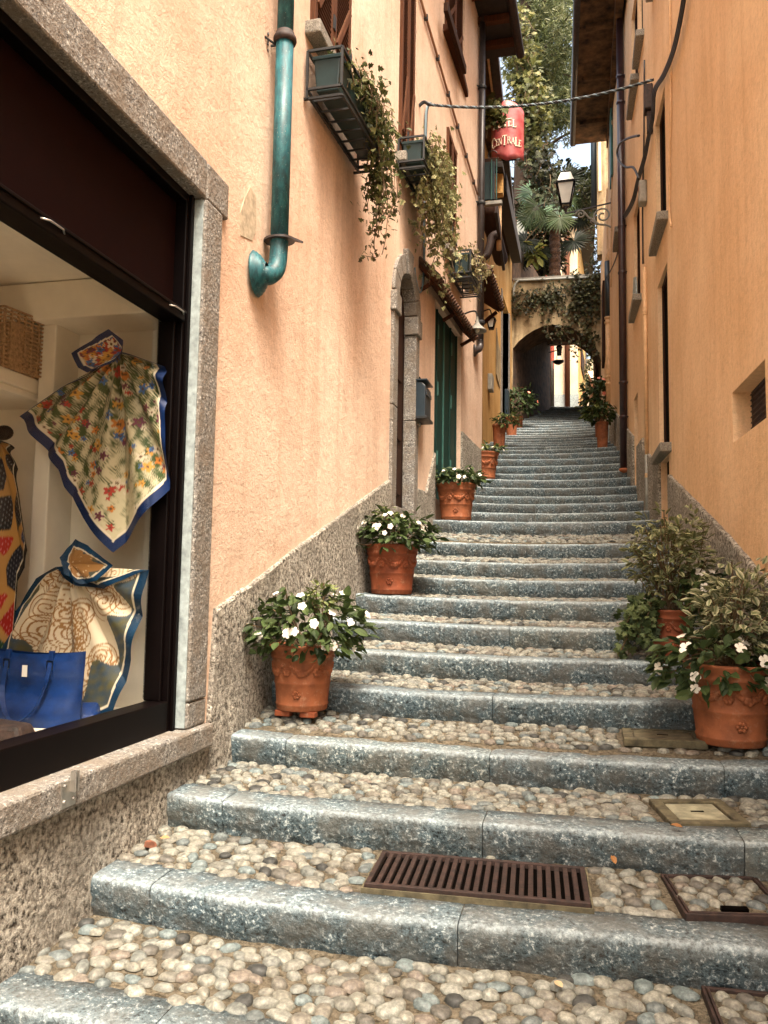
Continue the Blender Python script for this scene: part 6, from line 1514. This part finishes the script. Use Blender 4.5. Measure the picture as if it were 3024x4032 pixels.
def swirls(seed):
    def f(u, v, r, th):
        g_ = np.random.default_rng(seed); C = np.ones(u.shape+(3,))*np.array((.68, .58, .42))
        for k in range(60):
            cx, cy = g_.uniform(u.min(), u.max()), g_.uniform(v.min(), v.max()); R_ = g_.uniform(.5, 1.)
            dd = np.hypot(u-cx, v-cy); a = np.arctan2(v-cy, u-cx); sp = np.abs(((dd/R_*3.2-a/(2*pi)) % 1)-.5) < .13
            C = np.where(((dd < R_) & sp)[..., None], np.array((.30, .15, .05)), C)
        pet = np.sin(th*15)*.5+.5; band = r > .60
        dark = lerp((.035, .06, .09), (.10, .09, .04), fbm(u, v, 7, seed)*.5+.5)
        edge_ = .86-.22*pet
        C = np.where((band & (r > edge_))[..., None], dark, C)
        return np.clip(C, 0, 1)
    return f
def patches(seed):
    def f(u, v, r, th):
        g_ = np.random.default_rng(seed); C = np.ones(u.shape+(3,))*np.array((.02, .015, .015)); best = np.full(u.shape, 9.); second = np.full(u.shape, 9.)
        cols = [(.30, .012, .008), (.015, .05, .018), (.008, .02, .07), (.012, .010, .012), (.012, .012, .02), (.36, .02, .012)]
        for k in range(26):
            cx, cy = g_.uniform(u.min(), u.max()), g_.uniform(v.min(), v.max()); dd = np.hypot(u-cx, (v-cy)*.8); m = dd < best; second = np.where(m, best, np.minimum(second, dd)); best = np.where(m, dd, best); C = np.where(m[..., None], np.array(cols[g_.integers(6)]), C)
        dots = (np.sin(u*22)*np.sin(v*22)) > .75; C = np.where(dots[..., None], C+.18, C)
        C = np.where((second-best < .28)[..., None], np.array((.42, .22, .06)), C)
        return np.clip(C, 0, 1)
    return f
t = thing('silk_scarf', 'flowered silk scarf with blue border knotted and hung in the shop window', 'scarf', HY(262, 1190, EY-.05), 'scarves in the shop window')
cloth('drape', ((62, 905), (150, 845), (235, 800), (268, 766), (300, 775), (372, 800), (380, 1060), (330, 1120), (262, 1195), (200, 1120), (160, 1055), (150, 1020), (105, 960)), (266, 768), EY-.27, .055, 17, floral(3), (.002, .014, .065), .055, t, .05, seed=3)
cloth('knot_loop', ((170, 770), (248, 718), (280, 742), (278, 770), (255, 790), (205, 812), (182, 800)), (268, 762), EY-.33, .02, 9, floral(8), (.003, .018, .08), .035, t, .03, 30, 120, 4)
t = thing('silk_scarf', 'cream scarf with golden swirls and blue border tied low in the shop window', 'scarf', HY(200, 1550, EY-.1), 'scarves in the shop window')
cloth('drape', ((45, 1380), (60, 1320), (110, 1250), (150, 1225), (180, 1262), (250, 1272), (330, 1235), (345, 1232), (310, 1420), (270, 1540), (180, 1580), (90, 1560), (40, 1480)), (158, 1222), EY-.28, .06, 13, swirls(5), (.002, .024, .06), .05, t, .08, seed=5)
cloth('knot_loop', ((145, 1205), (178, 1165), (205, 1180), (258, 1222), (225, 1255), (190, 1262), (155, 1240)), (160, 1218), EY-.35, .03, 9, swirls(9), (.003, .030, .075), .035, t, .03, 30, 120, 6)
t = thing('silk_scarf', 'dark patchwork scarf with red, green and gold pattern behind the white pillar', 'scarf', HY(20, 1400, EY-.3), 'scarves in the shop window')
cloth('drape', ((-60, 1000), (0, 955), (45, 965), (62, 1060), (82, 1190), (55, 1255), (50, 1400), (20, 1440), (-80, 1400)), (5, 950), EY-.32, .05, 15, patches(7), (.012, .010, .010), .04, t, .04, seed=7)
mb = MB(); c = HY(8, 935, EY-.36); mb.ball(tuple(c), .06, 12, 8, (1, .5, .7)); mb.build('knot', M['black'], t, smooth=True)
# blue tote bag and clutch
FZ = SZ0+.06
c = HY(75, 1500, 3.42); b0, b1 = HY(-30, 1500, 3.42), HY(186, 1408, 3.42); zt_ = HY(100, 1412, 3.42).z
t = thing('tote_bag', 'large deep blue leather tote bag with strap and white tag', 'bag', (c.x, 3.4, FZ), 'blue leather bags')
xa, xb = b0.x, b1.x; mb = MB(); rows = []
for k in range(13):
    u = k/12; z = FZ+(zt_-FZ)*u; w = (xb-xa)/2*(.93+.07*u); cx = (xa+xb)/2; dp = .10*(1-.65*u)+.012*sin(u*9)
    rows.append([(cx+w*cos(a)*min(1, 1.0)*(1 if abs(cos(a)) < .9 else 1), 3.42-dp*sin(a), z+.02*cos(a)*cos(a)*u) for a in np.linspace(0, 2*pi, 29)])
mb.grid(rows); mb.build('body', M['bluebag'], t, smooth=True)
for sx in (-.22, .22):
    x = (xa+xb)/2+sx*(xb-xa); mb = MB(); mb.box(x-.012, x+.012, 3.365, 3.385, zt_-.12, zt_+.02); mb.build('strap_tab', M['bluebag'], t, bevel=.003)
    mb = MB(); frame_box(mb, Vector((x, 3.36, zt_-.05)), Vector((1, 0, 0)), Vector((0, 0, 1)), .018, .022, .006, 0, .002); mb.build('buckle', M['steel'], t)
x0_, x1_ = (xa+xb)/2-.22*(xb-xa), (xa+xb)/2+.22*(xb-xa)
mb = MB(); pts = smoothpath([(x0_, 3.37, zt_-.02), (x0_+.01, 3.33, zt_-.18), (x0_+.06, 3.30, zt_-.28), ((x0_+x1_)/2, 3.29, zt_-.31), (x1_-.04, 3.30, zt_-.26), (x1_, 3.33, zt_-.15), (x1_, 3.37, zt_-.02)], 5)
for a, b in zip(pts, pts[1:]): mb.bar(a, b+(b-a)*.1, .022, .005)
mb.build('strap', M['bluebag'], t)
q = HY(42, 1450, 3.3); mb = MB(); mb.box(q.x-.014, q.x+.014, 3.335, 3.338, q.z-.03, q.z+.025); mb.build('price_tag', M['paper'], t)
q = HZ(125, 1568, FZ); t = thing('clutch_purse', 'small blue leather clutch purse lying before the tote bag', 'bag', (q.x, q.y, FZ), 'blue leather bags')
ex_ = Vector((.93, .36, 0)).normalized(); ey_ = Vector((-.36, .93, 0)).normalized(); c = Vector((q.x, q.y+.09, FZ))
mb = MB(); mb.hexa([c-ex_*.15-ey_*.08, c+ex_*.15-ey_*.08, c+ex_*.15+ey_*.08, c-ex_*.15+ey_*.08, c-ex_*.13-ey_*.06+Vector((0, 0, .05)), c+ex_*.13-ey_*.06+Vector((0, 0, .05)), c+ex_*.13+ey_*.05+Vector((0, 0, .10)), c-ex_*.13+ey_*.05+Vector((0, 0, .10))]); mb.build('body', M['bluebag'], t, bevel=.02)
mb = MB(); mb.ball(tuple(c-ey_*.062+Vector((0, 0, .055))), .012, 8, 5, (1.6, .6, .6)); mb.build('clasp', M['steel'], t, smooth=True)
q = HZ(70, 1590, FZ); mb = MB(); rows = [[(q.x-.14+.28*i/14, q.y-.06+.12*j/6, FZ+.012+.012*sin(i*1.3)*cos(j*1.7)) for j in range(7)] for i in range(15)]
U = np.array(rows); C = floral(12)(U[..., 0]/.03, U[..., 1]/.03, np.ones(U.shape[:2])*.5, np.ones(U.shape[:2])); mb.grid(rows, C); tag(mb.build('folded_scarf', M['cloth'], smooth=True), 'small folded flowered cloth on the window floor', 'scarf')
q = HZ(10, 1600, FZ); mb = MB(); mb.hexa([(q.x-.15, q.y-.08, FZ), (q.x+.12, q.y-.05, FZ), (q.x+.1, q.y+.1, FZ), (q.x-.2, q.y+.1, FZ), (q.x-.13, q.y-.06, FZ+.08), (q.x+.09, q.y-.03, FZ+.07), (q.x+.08, q.y+.08, FZ+.07), (q.x-.18, q.y+.08, FZ+.09)]); tag(mb.build('brown_purse', M['rust'], bevel=.02), 'brown leather purse in the window corner beneath the tote', 'bag')
# wicker basket on the shelf
q = HY(35, 775, EY-.33); t = thing('wicker_basket', 'open weave wicker basket on the white shelf', 'basket', (q.x, q.y, SHELF_Z))
x0_, x1_ = HY(-60, 775, EY-.3).x, HY(72, 775, EY-.3).x; h_ = HY(40, 690, EY-.3).z-SHELF_Z
mb = MB()
for k in range(15):
    z = SHELF_Z+.01+h_*k/14; wz = .012
    for a, b in (((x0_, EY-.48), (x1_-.05, EY-.48)), ((x1_-.05, EY-.48), (x1_, EY-.16))): mb.bar((*a, z), (*b, z), .010, wz*.8)
for k in range(12):
    x = x0_+(x1_-.05-x0_)*k/11; mb.bar((x, EY-.476, SHELF_Z), (x, EY-.476, SHELF_Z+h_), .012, up=(0, 1, 0))
for k in range(1, 8):
    u = k/7; mb.bar((x1_-.05+.05*u, EY-.48+.32*u, SHELF_Z), (x1_-.05+.05*u, EY-.48+.32*u, SHELF_Z+h_), .012, up=(0, 1, 0))
o = mb.build('weave', M['wicker'], t); o['kind'] = 'stuff'
mb = MB(); mb.box(x0_, x1_-.03, EY-.45, EY-.2, SHELF_Z, SHELF_Z+h_*.8); mb.build('lining', M['wicker'], t)
# ------------------------------------------------------------------ fallen leaves on the steps
mb = MB(); r = random.Random(77); f = Fol()
for i, dx, dy, lb in ((0, 640, 2030, 'pinkish dry leaf at the foot of the lowest riser'), (0, 1215, 2150, 'large curled dry leaf on the lowest cobbled tread'), (1, 1330, 1880, 'dry leaf at the right end of the drain grate'), (2, 1475, 1800, 'brown leaf beside the pale square stone cover'), (3, 1470, 1570, 'pale leaf at the edge of the mossy stone cover'), (1, 345, 1822, 'brown leaf near the brick fragment')):
    p = on_tread(i, dx, dy); f = Fol(); f.add([tuple(p+Vector((0, 0, .026)))], [(r.uniform(-1, 1), r.uniform(-1, 1), .1)], [(0, -.3, 1)], [.05], [r.choice([(.45, .25, .12), (.55, .42, .25), (.3, .14, .05)])])
    o = f.build('fallen_leaf', M['leaf']); tag(o, lb, 'leaf', 'dry leaves on the steps')
p = on_tread(1, 325, 1830); mb = MB(); mb.hexa([p+Vector(v) for v in ((-.03, -.015, 0), (.022, -.022, 0), (.03, .015, 0), (-.022, .02, 0), (-.026, -.008, .028), (.014, -.016, .034), (.024, .008, .022), (-.012, .016, .03))]); tag(mb.build('brick_fragment', M['brickbit'], bevel=.005), 'broken piece of red brick on the cobbles near the wall', 'brick')
